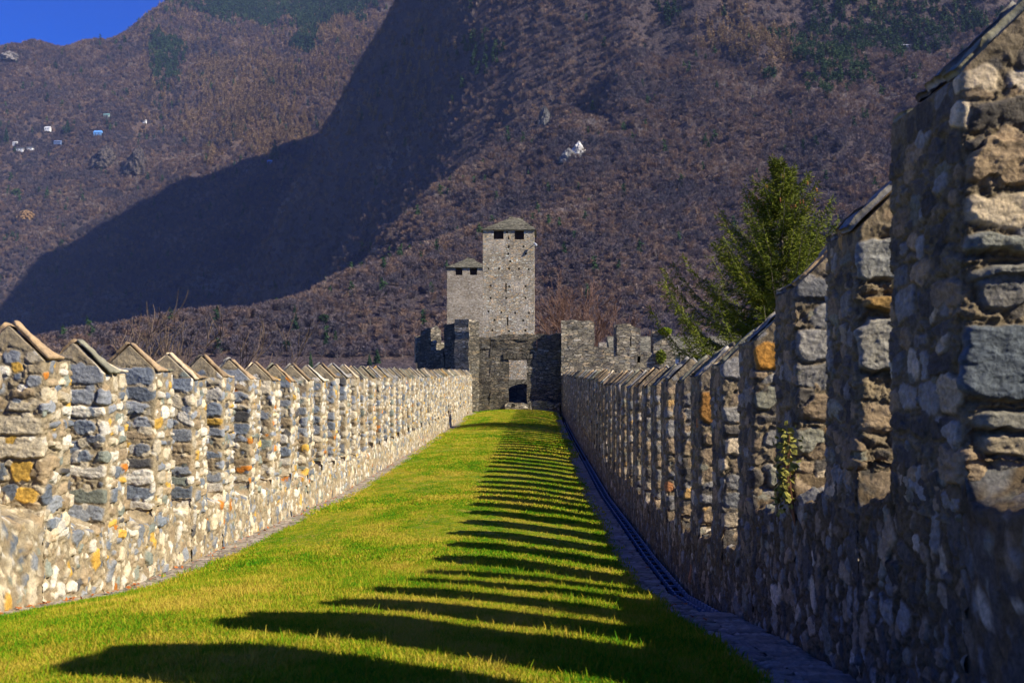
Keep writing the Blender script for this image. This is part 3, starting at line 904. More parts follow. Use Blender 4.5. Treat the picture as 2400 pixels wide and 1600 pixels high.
    # lit end towards the gate, sunlight also put into a lighter masonry colour
    A0 = P(1098.5, 871, 60.3); A1 = P(1116, 871, 61.3)
    z_ = lambda y, Y: P(1100, y, Y).z
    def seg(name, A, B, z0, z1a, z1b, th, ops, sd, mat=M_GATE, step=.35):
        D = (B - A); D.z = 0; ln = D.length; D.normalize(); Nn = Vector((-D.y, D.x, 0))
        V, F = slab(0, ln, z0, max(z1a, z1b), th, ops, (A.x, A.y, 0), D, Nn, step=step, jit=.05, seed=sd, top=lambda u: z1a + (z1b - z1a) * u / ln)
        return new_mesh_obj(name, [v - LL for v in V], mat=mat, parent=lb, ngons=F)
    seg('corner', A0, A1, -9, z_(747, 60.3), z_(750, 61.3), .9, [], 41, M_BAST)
    # shaded face running back to the left, in plan direction (-.62, +.78)
    def back(x, Y0=60.3):      # point on the shaded face seen at photo column x
        d = px(x, 871, 1.0); k = np.array([-.70, .714]); a = np.array([A0.x, A0.y]); dd = np.array([d.x, d.y])
        M = np.array([[dd[0], -k[0]], [dd[1], -k[1]]]); t_ = np.linalg.solve(M, a)
        return Vector((dd[0] * t_[0], dd[1] * t_[0], 0))
    B1 = back(1098.5); B2 = back(1041); B3 = back(977)
    zz = lambda y, v: px(1100, y, v.y).z
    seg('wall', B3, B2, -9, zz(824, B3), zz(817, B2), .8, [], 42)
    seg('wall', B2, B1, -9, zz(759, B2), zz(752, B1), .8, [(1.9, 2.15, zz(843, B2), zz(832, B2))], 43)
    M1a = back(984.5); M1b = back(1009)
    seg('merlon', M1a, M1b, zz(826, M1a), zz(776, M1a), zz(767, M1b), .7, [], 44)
    # sunlit ends of the merlons, lighter masonry colour than the shaded faces carries the sun
    def lit(name, Pt, w, yb, yt0, yt1, sd, peak=None):
        D = Vector((1, .25, 0)).normalized(); Nn = Vector((-D.y, D.x, 0))
        z0 = zz(yb, Pt); za = zz(yt0, Pt); zb2 = zz(yt1, Pt)
        tf = (lambda u: float(np.interp(u, [0, w * .5, w], [za, zz(peak, Pt), zb2]))) if peak else (lambda u: za + (zb2 - za) * u / w)
        V, F = slab(0, w, z0, max(za, zb2), .6, [], (Pt.x, Pt.y, 0), D, Nn, step=.25, jit=.04, seed=sd, top=tf)
        return new_mesh_obj(name, [v - LL for v in V], mat=M_BAST, parent=lb, ngons=F)
    lit('merlon', back(1009.5), .62, 824, 772, 772, 51, 761)
    lit('merlon', back(1009.5) + Vector((.1, .3, 0)), .95, 826, 806, 800, 52)
    lit('merlon', back(977) + Vector((-.1, .2, 0)), .35, 850, 788, 784, 53)
    wall_obj('stub', M_GATE, lb, P(976, 871, 71).x, P(986, 871, 71).x, -9, z_(829, 71), .5, [], (0, 70.8, 0), (1, 0, 0), (0, 1, 0), seed=54)

    # ---------------- towers
    def tower(name, x0, x1, yeave, ybase, Y, depth, wins, holes, slits, mat, roof, seed, label):
        r = empty(name, (P((x0 + x1) / 2, 871, Y).x, Y, -6)); tag(r, label, 'tower')
        fx = lambda x: P(x, 871, Y).x; fz = lambda y: P(1200, y, Y).z
        ops = [(fx(a), fx(b), fz(d), fz(c)) for a, b, c, d in wins]
        hs_ = [(fx(a) - .10, fx(a) + .10, fz(b) - .12, fz(b) + .12) for a, b in holes] + [(fx(a) - .08, fx(a) + .08, fz(d), fz(c)) for a, c, d in slits]
        X0, X1, Z1 = fx(x0), fx(x1), fz(yeave)
        def part(nm, V, F, m): return new_mesh_obj(nm, [v - r.location for v in V], mat=m, parent=r, ngons=F)
        V1, F1 = slab(X0, X1, -9, Z1, .7, ops + hs_, (0, Y, 0), (1, 0, 0), (0, 1, 0), step=1.5, jit=.006, seed=seed)
        part('front_wall', V1, F1, mat)
        for nm, O, D, Nn in (('side_wall', (X0, Y + .7, 0), (0, 1, 0), (1, 0, 0)), ('side_wall', (X1, Y + .7, 0), (0, 1, 0), (-1, 0, 0)), ('back_wall', (X0, Y + depth, 0), (1, 0, 0), (0, 1, 0))):
            w = depth - .7 if nm == 'side_wall' else X1 - X0
            V1, F1 = slab(0, w, -9, Z1, .7, [], O, D, Nn, step=1.2, jit=.02, seed=seed + 5); part(nm, V1, F1, mat)
        mb = MB(); L = r.location
        mb.box(X0 + .75 - L.x, X1 - .75 - L.x, .75, depth - .1, Z1 - 2.6 - L.z, Z1 - 2.45 - L.z, (.03, .03, .03))
        mb.build('floor', M_DARK, r)
        for o_ in ops:
            mb = MB(); mb.box(o_[0] - .12 - L.x, o_[1] + .12 - L.x, .05, .6, o_[2] - .10 - L.z, o_[2] + .012 - L.z, (.3, .3, .3)); w_ = mb.build('window_sill', mat, r)
            mb = MB(); mb.box(o_[0] + .005 - L.x, o_[1] - .005 - L.x, .50, .56, o_[2] + .02 - L.z, o_[3] - .02 - L.z, (.03, .02, .02)); mb.build('dark_interior_panel', M_DARK, r)  # dark sheet set back in the opening, painted shade of the interior
        # stone slab roof in stepped courses
        ov = .22; cx = P(roof[0], 871, Y + depth / 2).x; rw = roof[2]; H = P(1200, roof[1], Y + depth / 2).z - Z1
        V = []; F = []
        ncr = 12; rg = np.random.default_rng(seed)
        for k in range(ncr):
            f0 = k / ncr; f1 = (k + 1) / ncr
            zz0 = Z1 + .02 + H * f0
            def ring(f, z):
                a = X0 - ov + (cx - rw / 2 - X0 + ov) * f; b_ = X1 + ov + (cx + rw / 2 - X1 - ov) * f
                c = Y - ov + (depth / 2 - .25 + ov) * f; d = Y + depth + ov - (depth / 2 - .25 + ov) * f
                j = lambda: rg.uniform(-.03, .03)
                return [Vector((a + j(), c + j(), z)), Vector((b_ + j(), c + j(), z)), Vector((b_ + j(), d + j(), z)), Vector((a + j(), d + j(), z))]
            o = len(V); V += ring(f0 * .99, zz0 + j0 if (j0 := 0) else zz0) + ring(f0, zz0 + .07) + ring(f1, Z1 + .04 + H * f1)
            for q in range(4):
                q2 = (q + 1) % 4
                F.append((o + q, o + q2, o + 4 + q2, o + 4 + q)); F.append((o + 4 + q, o + 4 + q2, o + 8 + q2, o + 8 + q))
            if k == 0: F.append((o + 3, o + 2, o + 1, o))
            if k == ncr - 1: F.append((o + 8, o + 9, o + 10, o + 11))
        ro = part('roof', V, F, M_ROOF)
        mb = MB(); zt = Z1 + H
        mb.box(cx - rw / 2 - .1 - L.x, cx - rw / 2 + .35 - L.x, depth / 2 - .3, depth / 2 + .3, zt - L.z, zt + .22 - L.z)
        mb.box(cx + rw / 2 - .5 - L.x, cx + rw / 2 + .45 - L.x, depth / 2 - .3, depth / 2 + .3, zt - .25 - L.z, zt + .05 - L.z)
        c_ = mb.build('ridge_cap', M_ROOF, ro); 
        return r
    H4 = lambda zx, zy: (1020 + zx / 4.9, 480 + zy / 4.9)
    holes = [H4(*a) for a in [(825, 315), (845, 480), (1015, 480), (838, 562), (1040, 560), (862, 650), (612, 732), (733, 732), (848, 732), (963, 735), (1074, 742),
                              (637, 930), (850, 937), (1038, 934), (637, 1069), (815, 1069), (1037, 1068), (612, 1224), (757, 1235), (918, 1238), (1077, 1240), (678, 1320), (1010, 1327), (655, 1440), (1037, 1440), (848, 1450)]]
    slits = [(1020 + 813 / 4.9, 480 + 900 / 4.9, 480 + 1000 / 4.9), (1020 + 832 / 4.9, 480 + 1285 / 4.9, 480 + 1385 / 4.9), (1020 + 845 / 4.9, 480 + 365 / 4.9, 480 + 400 / 4.9)]
    tower('keep_tower', 1131.5, 1252.5, 539.5, 860, 118, 6.5, [(1156.5, 1180, 540, 560.5), (1206, 1228.3, 540.5, 561.5)], holes, slits, M_TOW, (1207, 512.5, 1.1), 61,
          'tall square stone tower with a slab roof and two dark windows under its eave')
    tower('keep_tower', 1047.5, 1140, 627.5, 860, 146, 6.5, [(1067, 1083.5, 628, 644.5), (1101, 1118, 628, 644.5)], [], [], M_TOW2, (1100, 607, .6), 71,
          'shorter pale square tower standing behind and left of the tall tower')
    # small white floodlight on the tall tower
    mb = MB(); c = P(1254, 571.5, 117.6)
    mb.tube([(c.x - .2, 118.2, c.z), (c.x, 117.75, c.z)], [.05, .05], 6, (.6, .6, .6)); mb.tube([(c.x - .05, 117.6, c.z + .08), (c.x + .18, 117.4, c.z - .2)], [.09, .13], 8, (.8, .8, .8))
    tag(mb.build('floodlight', M_WHITE), 'tiny white floodlight sticking out of the right edge of the tall tower', 'floodlight')

    # ---------------- court behind the door
    tag(wall_obj('court_wall', M_BLOCK, None, P(1150, 871, 63.7).x, P(1290, 871, 63.7).x, -9, P(1200, 888.5, 63.7).z, 1.0, [], (0, 63.7, 0), (1, 0, 0), (0, 1, 0), step=.5, jit=.01, seed=81),
        'low grey block wall seen through the doorway', 'wall')
    mb = MB(); mb.box(-8, 6, GY + .3, 63.6, -9, -2.0); tag(mb.build('court_ground', mat_plain('court_gravel', (.16, .14, .12))), kind='structure')

    # ---------------- building behind the right bastion
    hY = 95
    hx = lambda x: P(x, 871, hY).x; hz = lambda y: P(1261, y, hY).z
    hb = empty('long_house', (hx(1600), hY, -9)); tag(hb, 'long low house with a grey slab roof and white wall behind the right bastion', 'house')
    L = hb.location
    mb = MB(); mb.box(hx(1440) - L.x, hx(1840) - L.x, 0, 9, 0, hz(828) - L.z, (.6, .6, .6)); mb.build('wall', M_WHITE, hb)
    mb = MB(); a, b_ = hx(1430) - L.x, hx(1850) - L.x; ze = hz(830) - L.z; zr = hz(788) - L.z + .15
    mb.add([(a, -.6, ze), (b_, -.6, ze), (b_, 4.5, zr), (a, 4.5, zr), (a, 9.6, ze), (b_, 9.6, ze), (a, -.6, ze - .15), (b_, -.6, ze - .15), (a, 9.6, ze - .15), (b_, 9.6, ze - .15)],
           [(0, 1, 2, 3), (3, 2, 5, 4), (6, 7, 1, 0), (4, 5, 9, 8), (6, 0, 3, 4, 8), (7, 9, 5, 2, 1), (6, 8, 9, 7)], (.2, .2, .2))
    mb.build('roof', M_ROOF, hb)
    for xc in (1612, 1655, 1700):
        mb = MB(); mb.box(hx(xc) - L.x, hx(xc) + .9 - L.x, -.03, .1, hz(850) - L.z, hz(833) - L.z); mb.build('window', M_DARK, hb)
    tag(wall_obj('stone_pillar', M_BAST, None, P(1594, 871, 80).x, P(1621, 871, 80).x, -9, P(1200, 823.5, 80).z, .9, [], (0, 80, 0), (1, 0, 0), (0, 1, 0), step=.4, jit=.03, seed=85),
        'square stone pillar in front of the white house wall, right of the bastion', 'pillar')
    tag(wall_obj('chimney', M_TOW2, None, P(1404, 871, 90).x, P(1422, 871, 90).x, -9, P(1200, 802, 90).z, .8, [], (0, 90, 0), (1, 0, 0), (0, 1, 0), step=.4, jit=.02, seed=86),
        'low stone chimney between the first two bastion merlons', 'chimney')
# ============================================================ MOUNTAIN
def softplus(x, w): return w * np.logaddexp(0, x / w)


XC = prof([(500, -900), (760, -640), (808, -520), (895, -275), (1151, -85), (1829, 25), (3000, 120), (4500, 240)])


FL = prof([(700, .80), (1000, .90), (1500, 1.1), (2100, 1.65), (2900, 2.6), (5000, 3.0)])


def terr(x, y):
    x = np.asarray(x, float); y = np.asarray(y, float)
    wx = 60 * (fbm(x / 420 + 4, y / 420, 3) - .5)
    big = (fbm((x + wx) / 330 + 1.7, y / 520 + 2.2, 5, .5) - .5)
    amp = np.clip((y - 700) / 900, 0, 1)
    # right mountain: broad slope with a steep flank turned away from the sun
    rise = .60 * softplus(y - 750, 40) + np.interp(y, [1800, 2000, 2250, 2600, 3000, 4200], [0, 260, 620, 830, 720, -150])  # second term: unseen upper crest, raised to cast the shadow on the slopes
    w = np.interp(y, [800, 1150, 1800, 3000], [60, 125, 165, 200])
    dl = softplus(XC(y) + 60 * (fbm(y / 300, y * 0 + 3, 3) - .5) * amp - x, w)
    # gullies and spurs that run down the slope
    rg_ = np.abs(fbm((x + 2.2 * wx) / 170 + 3, y / 620 + 8, 4, .55) - .5) * 2
    rg2 = np.abs(fbm((x - .35 * y + wx) / 230 + 13, y / 900 + 2, 4, .55) - .5) * 2
    R = rise - FL(y) * dl - .03 * softplus(x - 700, 80) + big * 110 * amp + (rg_ - .35) * 75 * amp
    # left mountain beyond the gully
    c = .82 * (y - 2844)
    tn = np.interp(x / y, [-.62, -.512, -.492, -.45, -.417, -.371, -.30, -.2], [.29, .315, .320, .322, .331, .356, .40, .47])   # steepness of the skyline
    yc = .82 * 2844 / (.82 - tn)
    sky = tn * yc - .4 * (y - yc)
    Lh = c - softplus(c - sky, 30) + (fbm(x / 460 + 9, y / 460 + 5, 5, .5) - .5) * 130 + (rg2 - .35) * 110
    h = np.maximum(R, Lh)
    return np.maximum(h - 9, -9 + 0 * x) + (fbm(x / 60, y / 60, 4) - .5) * 16 * amp


def ground_hit(xp, yp, y0=400, y1=5600, n=1600):
    d = px(xp, yp, 1.0); ys = np.geomspace(y0, y1, n)
    hit = terr(d.x * ys, ys) > d.z * ys
    k = int(np.argmax(hit))
    if not hit.any(): return None
    return Vector((d.x * ys[k], ys[k], float(terr(d.x * ys[k], ys[k]))))


if 'mountain' in PARTS:
    nx, ny = 520, 620
    us = np.linspace(-1, 1, nx); yv = np.concatenate([np.geomspace(420, 2200, ny - 220), np.linspace(2210, 5800, 220)])
    # side spread grows with distance so that the detail follows the view
    Yg = np.repeat(yv[None, :], nx, 0)
    Xg = us[:, None] * (300 + .62 * yv[None, :])
    Zg = terr(Xg, Yg)
    mt = new_mesh_obj('mountain', np.stack([Xg, Yg, Zg], -1).reshape(-1, 3), quads=grid_quads(nx, ny, 0), smooth=True)
    m, t, b = nt('leaf_litter_slope')
    p = geo_pos(t)
    c = ramp(t, noise(t, p, .02, 6, .65), [(.3, (.05, .042, .048)), (.5, (.075, .055, .052)), (.7, (.13, .08, .05))])
    c = mixc(t, 1.0, c, ramp(t, noise(t, p, .25, 4, .7), [(.3, .5), (.7, 1.5)]), 'MULTIPLY')
    t.links.new(c, b.inputs['Base Color']); t.links.new(bump(t, noise(t, p, .12, 4, .7), 6), b.inputs['Normal'])
    mt.data.materials.append(m); tag(mt, kind='structure')
    # valley floor
    gxs = np.linspace(-4000, 4000, 60); gys = np.linspace(-1500, 900, 40)
    X2, Y2 = np.meshgrid(gxs, gys, indexing='ij')
    vf = new_mesh_obj('ground', np.stack([X2, Y2, X2 * 0 - 9.3], -1).reshape(-1, 3), quads=grid_quads(60, 40, 0), mat=mat_plain('valley_ground', (.09, .08, .035), scale=.2, bd=.2))
    tag(vf, kind='structure')


def rodrigues_tubes(mb, pts, rad, n, col): mb.tube(pts, rad, n, col)


def img(P):
    v = CAM_ROT.transposed() @ Vector(P)
    return 1200 + FPX * v.x / -v.z, 800 - FPX * v.y / -v.z


if 'forest' in PARTS:
    rng = np.random.default_rng(77)

    def wisp(r, v, f, base, tip, w):
        base = np.array(base); tip = np.array(tip); d = tip - base
        s_ = np.cross(d, r.normal(size=3)); s_ = s_ / (np.linalg.norm(s_) + 1e-9) * w
        o = len(v); m_ = base + d * .45 + r.normal(size=3) * w * 2
        v += [base - s_ * .4, base + s_ * .4, m_ + s_, tip, m_ - s_]; f += [(o, o + 1, o + 2, o + 3, o + 4)]

    def proto_bare(seed, n=120, spread=.34, birch=False):
        r = np.random.default_rng(seed); v = []; f = []; mi = []
        tw = .018
        v += [(-tw, -tw, -.05), (tw, -tw, -.05), (0, tw, -.05), (-tw * .4, 0, .8), (tw * .4, 0, .8), (0, tw * .4, .8)]
        f += [(0, 1, 4, 3), (1, 2, 5, 4), (2, 0, 3, 5)]; mi += [1, 1, 1]
        for k in range(n):
            a = r.uniform(0, 6.28); z0 = r.uniform(.15, .75); rr = spread * r.uniform(.1, .85) * math.sin(min(1, (z0 + .12)) * 2.6) + .03
            b0 = (math.cos(a) * rr * .35, math.sin(a) * rr * .35, z0)
            L_ = r.uniform(.14, .30); up = r.uniform(.5, 1.5)
            tp = (math.cos(a) * (rr + L_ * .35), math.sin(a) * (rr + L_ * .35), min(z0 + L_ * up, 1.02))
            wisp(r, v, f, b0, tp, r.uniform(.007, .018)); mi.append(0)
        return v, f, mi

    def proto_cone(seed, n=110, rad=.2, w=.03, droop=.1, mat_i=0):
        r = np.random.default_rng(seed); v = []; f = []; mi = []
        tw = .012
        v += [(-tw, -tw, -.05), (tw, -tw, -.05), (0, tw, -.05), (0, 0, 1.0)]; f += [(0, 1, 3), (1, 2, 3), (2, 0, 3)]; mi += [1, 1, 1]
        for k in range(n):
            z0 = 1 - r.random() ** .6 * .92; a = r.uniform(0, 6.28); R_ = rad * (1 - z0) ** .8 * r.uniform(.65, 1.15) + .015
            wisp(r, v, f, (math.cos(a) * R_ * .15, math.sin(a) * R_ * .15, z0 + .02), (math.cos(a) * R_, math.sin(a) * R_, z0 - droop * R_ / rad * .6), w * r.uniform(.6, 1.3)); mi.append(mat_i)
        return v, f, mi

    def fmat(name, stops, seedoff=0, zone=.006):
        m, t, b = nt(name)
        p = geo_pos(t); oi = N(t, 'ShaderNodeObjectInfo')
        n1 = noise(t, p, zone, 5, .65)
        ma = N(t, 'ShaderNodeMath', operation='MULTIPLY_ADD'); t.links.new(oi.outputs['Random'], ma.inputs[0]); ma.inputs[1].default_value = .28
        sb = N(t, 'ShaderNodeMath', operation='SUBTRACT'); t.links.new(n1, sb.inputs[0]); sb.inputs[1].default_value = .14; t.links.new(sb.outputs[0], ma.inputs[2])
        t.links.new(ramp(t, ma.outputs[0], stops), b.inputs['Base Color'])
        return m
    F_BARE = fmat('bare_twigs', [(.20, (.070, .070, .092)), (.38, (.125, .105, .120)), (.50, (.165, .125, .122)), (.60, (.25, .155, .10)), (.8, (.38, .33, .30))])
    F_TRUNK = fmat('pale_trunks', [(.3, (.10, .09, .085)), (.8, (.30, .28, .26))])
    F_LARCH = fmat('larch_twigs', [(.3, (.19, .13, .07)), (.55, (.28, .19, .10)), (.8, (.38, .26, .13))])
    F_SPRUCE = fmat('spruce_needles', [(.3, (.020, .050, .022)), (.6, (.045, .090, .030)), (.8, (.09, .125, .038))])

    ys = []; N_T = 150000
    y = np.concatenate([rng.uniform(760, 5300, N_T), rng.uniform(2700, 5300, 110000)])
    keep = rng.random(len(y)) < np.where(y < 2000, 1.0, .8); y = y[keep]
    x = rng.uniform(-.56, .50, len(y)) * y
    z = terr(x, y)
    # trees that the near slope hides from the walkway and a metre or two around it are left out
    fr = np.linspace(.25, .985, 40)[None, :]
    vis = np.ones(len(y), bool)
    for s0 in range(0, len(y), 20000):
        sl = slice(s0, s0 + 20000)
        zz_ = terr(x[sl][:, None] * fr, y[sl][:, None] * fr)
        vis[sl] = (zz_ < (z[sl] + 40)[:, None] * fr).all(1)
    x, y, z = x[vis], y[vis], z[vis]
    R_ = np.array(CAM_ROT.transposed()); Vc = np.stack([x, y, z], -1) @ R_.T
    ix_ = 1200 + FPX * Vc[:, 0] / -Vc[:, 2]; iy_ = 800 - FPX * Vc[:, 1] / -Vc[:, 2]
    ok = (iy_ > -90); x, y, z, ix_, iy_ = x[ok], y[ok], z[ok], ix_[ok], iy_[ok]
    # stands of conifer and larch (laid out where they grow on the slopes)
    wob = (fbm(ix_ / 45, iy_ / 28, 5, .65) - .5) * 2.6 + rng.normal(0, .12, len(x))
    def zone(lst):
        d = np.full(len(x), 9.)
        for cx, cy, rx, ry in lst: d = np.minimum(d, np.hypot((ix_ - cx) / rx, (iy_ - cy) / ry))
        return d + wob < .85
    zs = zone([(640, 18, 230, 42), (400, 150, 42, 60), (715, 85, 34, 62), (800, 12, 120, 24), (2075, 60, 200, 90), (1960, 150, 90, 60), (2200, 40, 120, 60), (630, 8, 120, 60), (1560, 30, 50, 30), (1130, 130, 50, 40)])
    zl = zone([(575, 250, 130, 120), (640, 310, 90, 60), (560, 190, 190, 60), (760, 60, 90, 60), (1800, 110, 120, 66), (985, 150, 70, 90), (1680, 70, 120, 50), (900, 260, 60, 60)])
    u = rng.random(len(x))
    sp = np.where(zs & (u < .68), 2, np.where(zl & (u < .62), 1, np.where(u > .992, 2, 0)))
    sp = np.where((sp == 0) & (ix_ > 330) & (ix_ < 1000) & (iy_ < 330) & (u < .12), 1, sp)
    hh = (4.8 + .0030 * y) * rng.uniform(.7, 1.25, len(x)) * np.where(sp > 0, 1.75, 1.0)
    P3 = np.stack([x, y, z - .3], -1)
    specs = ((0, 'bare_woodland', [proto_bare(k) for k in range(5)] + [proto_bare(9, 60, .2)], [F_BARE, F_TRUNK], 'bare brown and purple winter woodland covering the mountain slopes'),
             (1, 'larch_wood', [proto_cone(20 + k, 100, .22, .022, -.1) for k in range(3)], [F_LARCH, F_TRUNK], 'stands of leafless tan larches on the upper mountain slopes'),
             (2, 'spruce_wood', [proto_cone(30 + k, 130, .22, .034, .16) for k in range(3)], [F_SPRUCE, F_TRUNK], 'patches of dark green conifers high on the mountain slopes'))
    for k, nm, pr, mats, lab in specs:
        M_ = sp == k; n = int(M_.sum())
        rot = np.zeros((n, 3)); rot[:, 2] = rng.uniform(0, 6.28, n); rot[:, :2] = rng.normal(0, .05, (n, 2))
        wd = hh[M_] * rng.uniform(.85, 1.25, n) * (1.35 if k == 0 else 1.15)
        ix = rng.integers(0, len(pr) if k else 5, n)
        if k == 0: ix = np.where(rng.random(n) < .07, 5, ix)
        tag(instancer(nm, pr, P3[M_], rot, np.stack([wd, wd, hh[M_]], -1), ix, mats), lab, 'woodland', kind='stuff')

    # single conifers that stand out among the bare trees
    def lone(xp, yp, hpx, wpx, label, seed, rnd=False):
        g = ground_hit(xp, yp)
        if g is None: return
        H_ = hpx / FPX * g.y; W_ = wpx / FPX * g.y
        v, f, mi = proto_cone(seed, 260, .5, .03, .18)
        if rnd:
            r = np.random.default_rng(seed); v = []; f = []; mi = []
            for k in range(260):
                d = r.normal(size=3); d /= np.linalg.norm(d); d *= np.array([.5, .5, .5]); c0 = np.array([0, 0, .52])
                wisp(r, v, f, c0 + d * .4, c0 + d * r.uniform(.8, 1.1) + np.array([0, 0, .03]), .03); mi.append(0)
        r_ = empty('conifer_tree', g); tag(r_, label, 'tree', 'lone conifers on the mountain slope')
        v = np.array(v, float) * np.array([W_, W_, H_])
        cr = new_mesh_obj('crown', v, mat=F_SPRUCE, parent=r_, ngons=f)
        mb = MB(); mb.tube([(0, 0, -1), (0, 0, H_ * .5)], [W_ * .04, W_ * .02], 5); mb.build('trunk', F_TRUNK, r_)
    for a in [(643, 378, 52, 30, 'tall dark blue green spruce at the edge of the mountain shadow, left of the towers', 1),
              (690, 744, 30, 15, 'slim dark green conifer on the slope above the left wall, the highest of those', 2),
              (760, 760, 24, 30, 'round bushy dark green conifer on the slope above the left wall', 3, True),
              (763, 812, 26, 20, 'dark green conifer left of a slightly taller one, just above the left wall', 4),
              (786, 808, 34, 18, 'pointed dark green conifer right of a lower one, just above the left wall', 5),
              (672, 822, 24, 22, 'small rounded green conifer right of the forked bare tree', 6, True),
              (728, 862, 38, 15, 'thin green conifer rising directly behind the merlon tips of the left wall', 7),
              (866, 856, 28, 16, 'narrow green conifer low on the slope, left of its broad neighbour near the shaded bastion', 8),
              (884, 852, 34, 24, 'broad green conifer low on the slope nearest to the shaded bastion', 9),
              (14, 342, 46, 17, 'dark green spruce at the left picture edge beside the mountain huts', 10),
              (158, 316, 34, 20, 'dark green spruce between the white hut and the blue roofed hut', 11),
              (110, 468, 32, 18, 'pointed green conifer low on the sunlit left slope above the shadow line', 12),
              (38, 466, 24, 26, 'broad green conifer at far left above the shadow line', 13, True),
              (1631, 142, 24, 16, 'small green conifer high on the right mountain above the spruce beside the wall', 14),
              (1803, 192, 36, 40, 'broad green conifer under the larch stand on the right mountain', 15, True),
              (1894, 192, 22, 30, 'low wide green conifer on the right mountain nearest the tall right merlons', 16, True),
              (1680, 214, 24, 16, 'small dark conifer below the ochre scree on the right mountain', 17)]:
        lone(*a)

    # huts on the alp
    def hut(xp, yp, wpx, hpx, wallc, roofc, label, k):
        g = ground_hit(xp, yp)
        if g is None: return
        s_ = g.y / FPX; w = wpx * s_; h = hpx * s_ * .55; rr = hpx * s_ * .55; d = w * .7
        r_ = empty('mountain_hut', g + Vector((0, -4, 1))); tag(r_, label, 'hut', 'huts on the mountain')
        mb = MB(); mb.box(-w / 2, w / 2, -d / 2, d / 2, -6, h, wallc); mb.build('wall', mat_plain('hut_wall', wallc), r_)
        mb = MB(); o = .8
        mb.add([(-w / 2 - o, -d / 2 - o, h), (w / 2 + o, -d / 2 - o, h), (w / 2 + o, 0, h + rr), (-w / 2 - o, 0, h + rr), (-w / 2 - o, d / 2 + o, h), (w / 2 + o, d / 2 + o, h)], [(0, 1, 2, 3), (3, 2, 5, 4), (0, 3, 4), (1, 5, 2), (0, 4, 5, 1)], roofc)
        mb.build('roof', mat_plain('hut_roof', roofc), r_)
        mb = MB()
        for q in (-.25, .2): mb.box(w * q - 1, w * q + 1, -d / 2 - .15, -d / 2 + .1, h * .35, h * .8, (.03, .03, .03))
        mb.build('window', mat_plain('hut_window', (.03, .03, .04)), r_)
    WH = (.75, .75, .75); DK = (.07, .07, .075)
    for k, a in enumerate([(113, 308, 13, 8, WH, (.6, .6, .62), 'white hut with a pale roof, second highest of the huts'),
                           (37, 343, 10, 7, WH, (.5, .5, .5), 'tiny white hut at far left, above the two dark roofed huts'),
                           (49, 356, 17, 9, WH, DK, 'dark roofed white hut at far left, left one of a pair'),
                           (72, 354, 14, 8, WH, DK, 'dark roofed white hut at far left, right one of a pair'),
                           (231, 320, 18, 11, (.15, .35, .7), (.12, .32, .75), 'bright blue hut with a blue roof on the alp'),
                           (251, 279, 13, 8, (.3, .4, .38), (.14, .26, .26), 'small green grey hut above the bright blue one, the highest hut'),
                           (340, 292, 8, 5, WH, (.5, .5, .5), 'smallest white hut, alone right of the green grey one'),
                           (137, 338, 16, 6, (.12, .17, .3), (.14, .2, .36), 'low hut with a dull blue roof between the white and the blue huts'),
                           (633, 384, 11, 6, (.15, .3, .55), (.16, .34, .6), 'blue hut at the foot of the tall dark spruce by the mountain shadow'),
                           (2122, 116, 22, 8, (.4, .38, .36), (.35, .35, .38), 'grey hut in the conifer wood at top right')]): hut(*a, k)

    # rock outcrops
    def crag(xp, yp, wpx, hpx, cols, label, seed, lean=0.0):
        g = ground_hit(xp, yp)
        if g is None: return
        s_ = g.y / FPX; W_ = wpx * s_; H_ = hpx * s_
        rg = np.random.default_rng(seed)
        nu, nv = 60, 40
        V = []; Q = []
        u = np.linspace(0, 2 * np.pi, nu, endpoint=False)[:, None]; w = np.linspace(0, 1, nv)[None, :]
        prof_ = (1 - w ** 3) ** .8
        ang = fbm(np.cos(u) * 3 + 9 + w * 2, np.sin(u) * 3 + w * 5 + seed, 4, .6)
        rr = prof_ * (.35 + 1.3 * np.round(ang * 6) / 6)
        X = np.cos(u) * rr * W_ * .5 + lean * w * H_; Y = np.sin(u) * rr * W_ * .45 - .25 * H_ * (1 - w) + 4; Z = (w * 1.1 - .25) * H_ + (fbm(np.cos(u) * 5 + 9, np.sin(u) * 5 + w * 9 + seed, 4, .65) - .5) * H_ * .28
        v = np.stack([X, Y, Z], -1).reshape(-1, 3)
        q = grid_quads(nu, nv, 0); last = np.array([((nu - 1) * nv + j, j, j + 1, (nu - 1) * nv + j + 1) for j in range(nv - 1)])
        m, t, b = nt('crag_rock'); p = geo_pos(t)
        mp = N(t, 'ShaderNodeMapping'); mp.inputs['Scale'].default_value = (1, 1, .25); t.links.new(p, mp.inputs['Vector'])
        t.links.new(ramp(t, noise(t, mp.outputs[0], .12, 6, .7), [(.35, cols[0]), (.5, cols[1]), (.65, cols[2])]), b.inputs['Base Color']); t.links.new(bump(t, noise(t, p, .3, 4), 3), b.inputs['Normal'])
        ob = new_mesh_obj('rock_outcrop', v, quads=np.concatenate([q, last]), mat=m); ob.location = g
        tag(ob, label, 'rock', 'crags on the mountain slopes')
    GR = ((.025, .022, .024), (.065, .055, .055), (.15, .12, .09))
    crag(1352, 366, 30, 40, ((.3, .28, .27), (.55, .53, .5), (.75, .73, .7)), 'bright white crag on the right mountain above the towers', 2, .12)
    crag(1330, 376, 34, 34, ((.1, .1, .1), (.2, .19, .18), (.4, .38, .35)), 'grey crag directly left of the bright white one', 3, .1)
    crag(318, 398, 42, 62, GR, 'tall dark rock tower with an ochre top on the sunlit left slope', 4, .12)
    crag(243, 388, 48, 52, GR, 'broad grey crag left of the tall rock tower on the left slope', 5, .15)
    crag(22, 142, 44, 24, ((.1, .09, .09), (.2, .18, .17), (.32, .29, .26)), 'low grey crag just under the skyline at far left', 6)
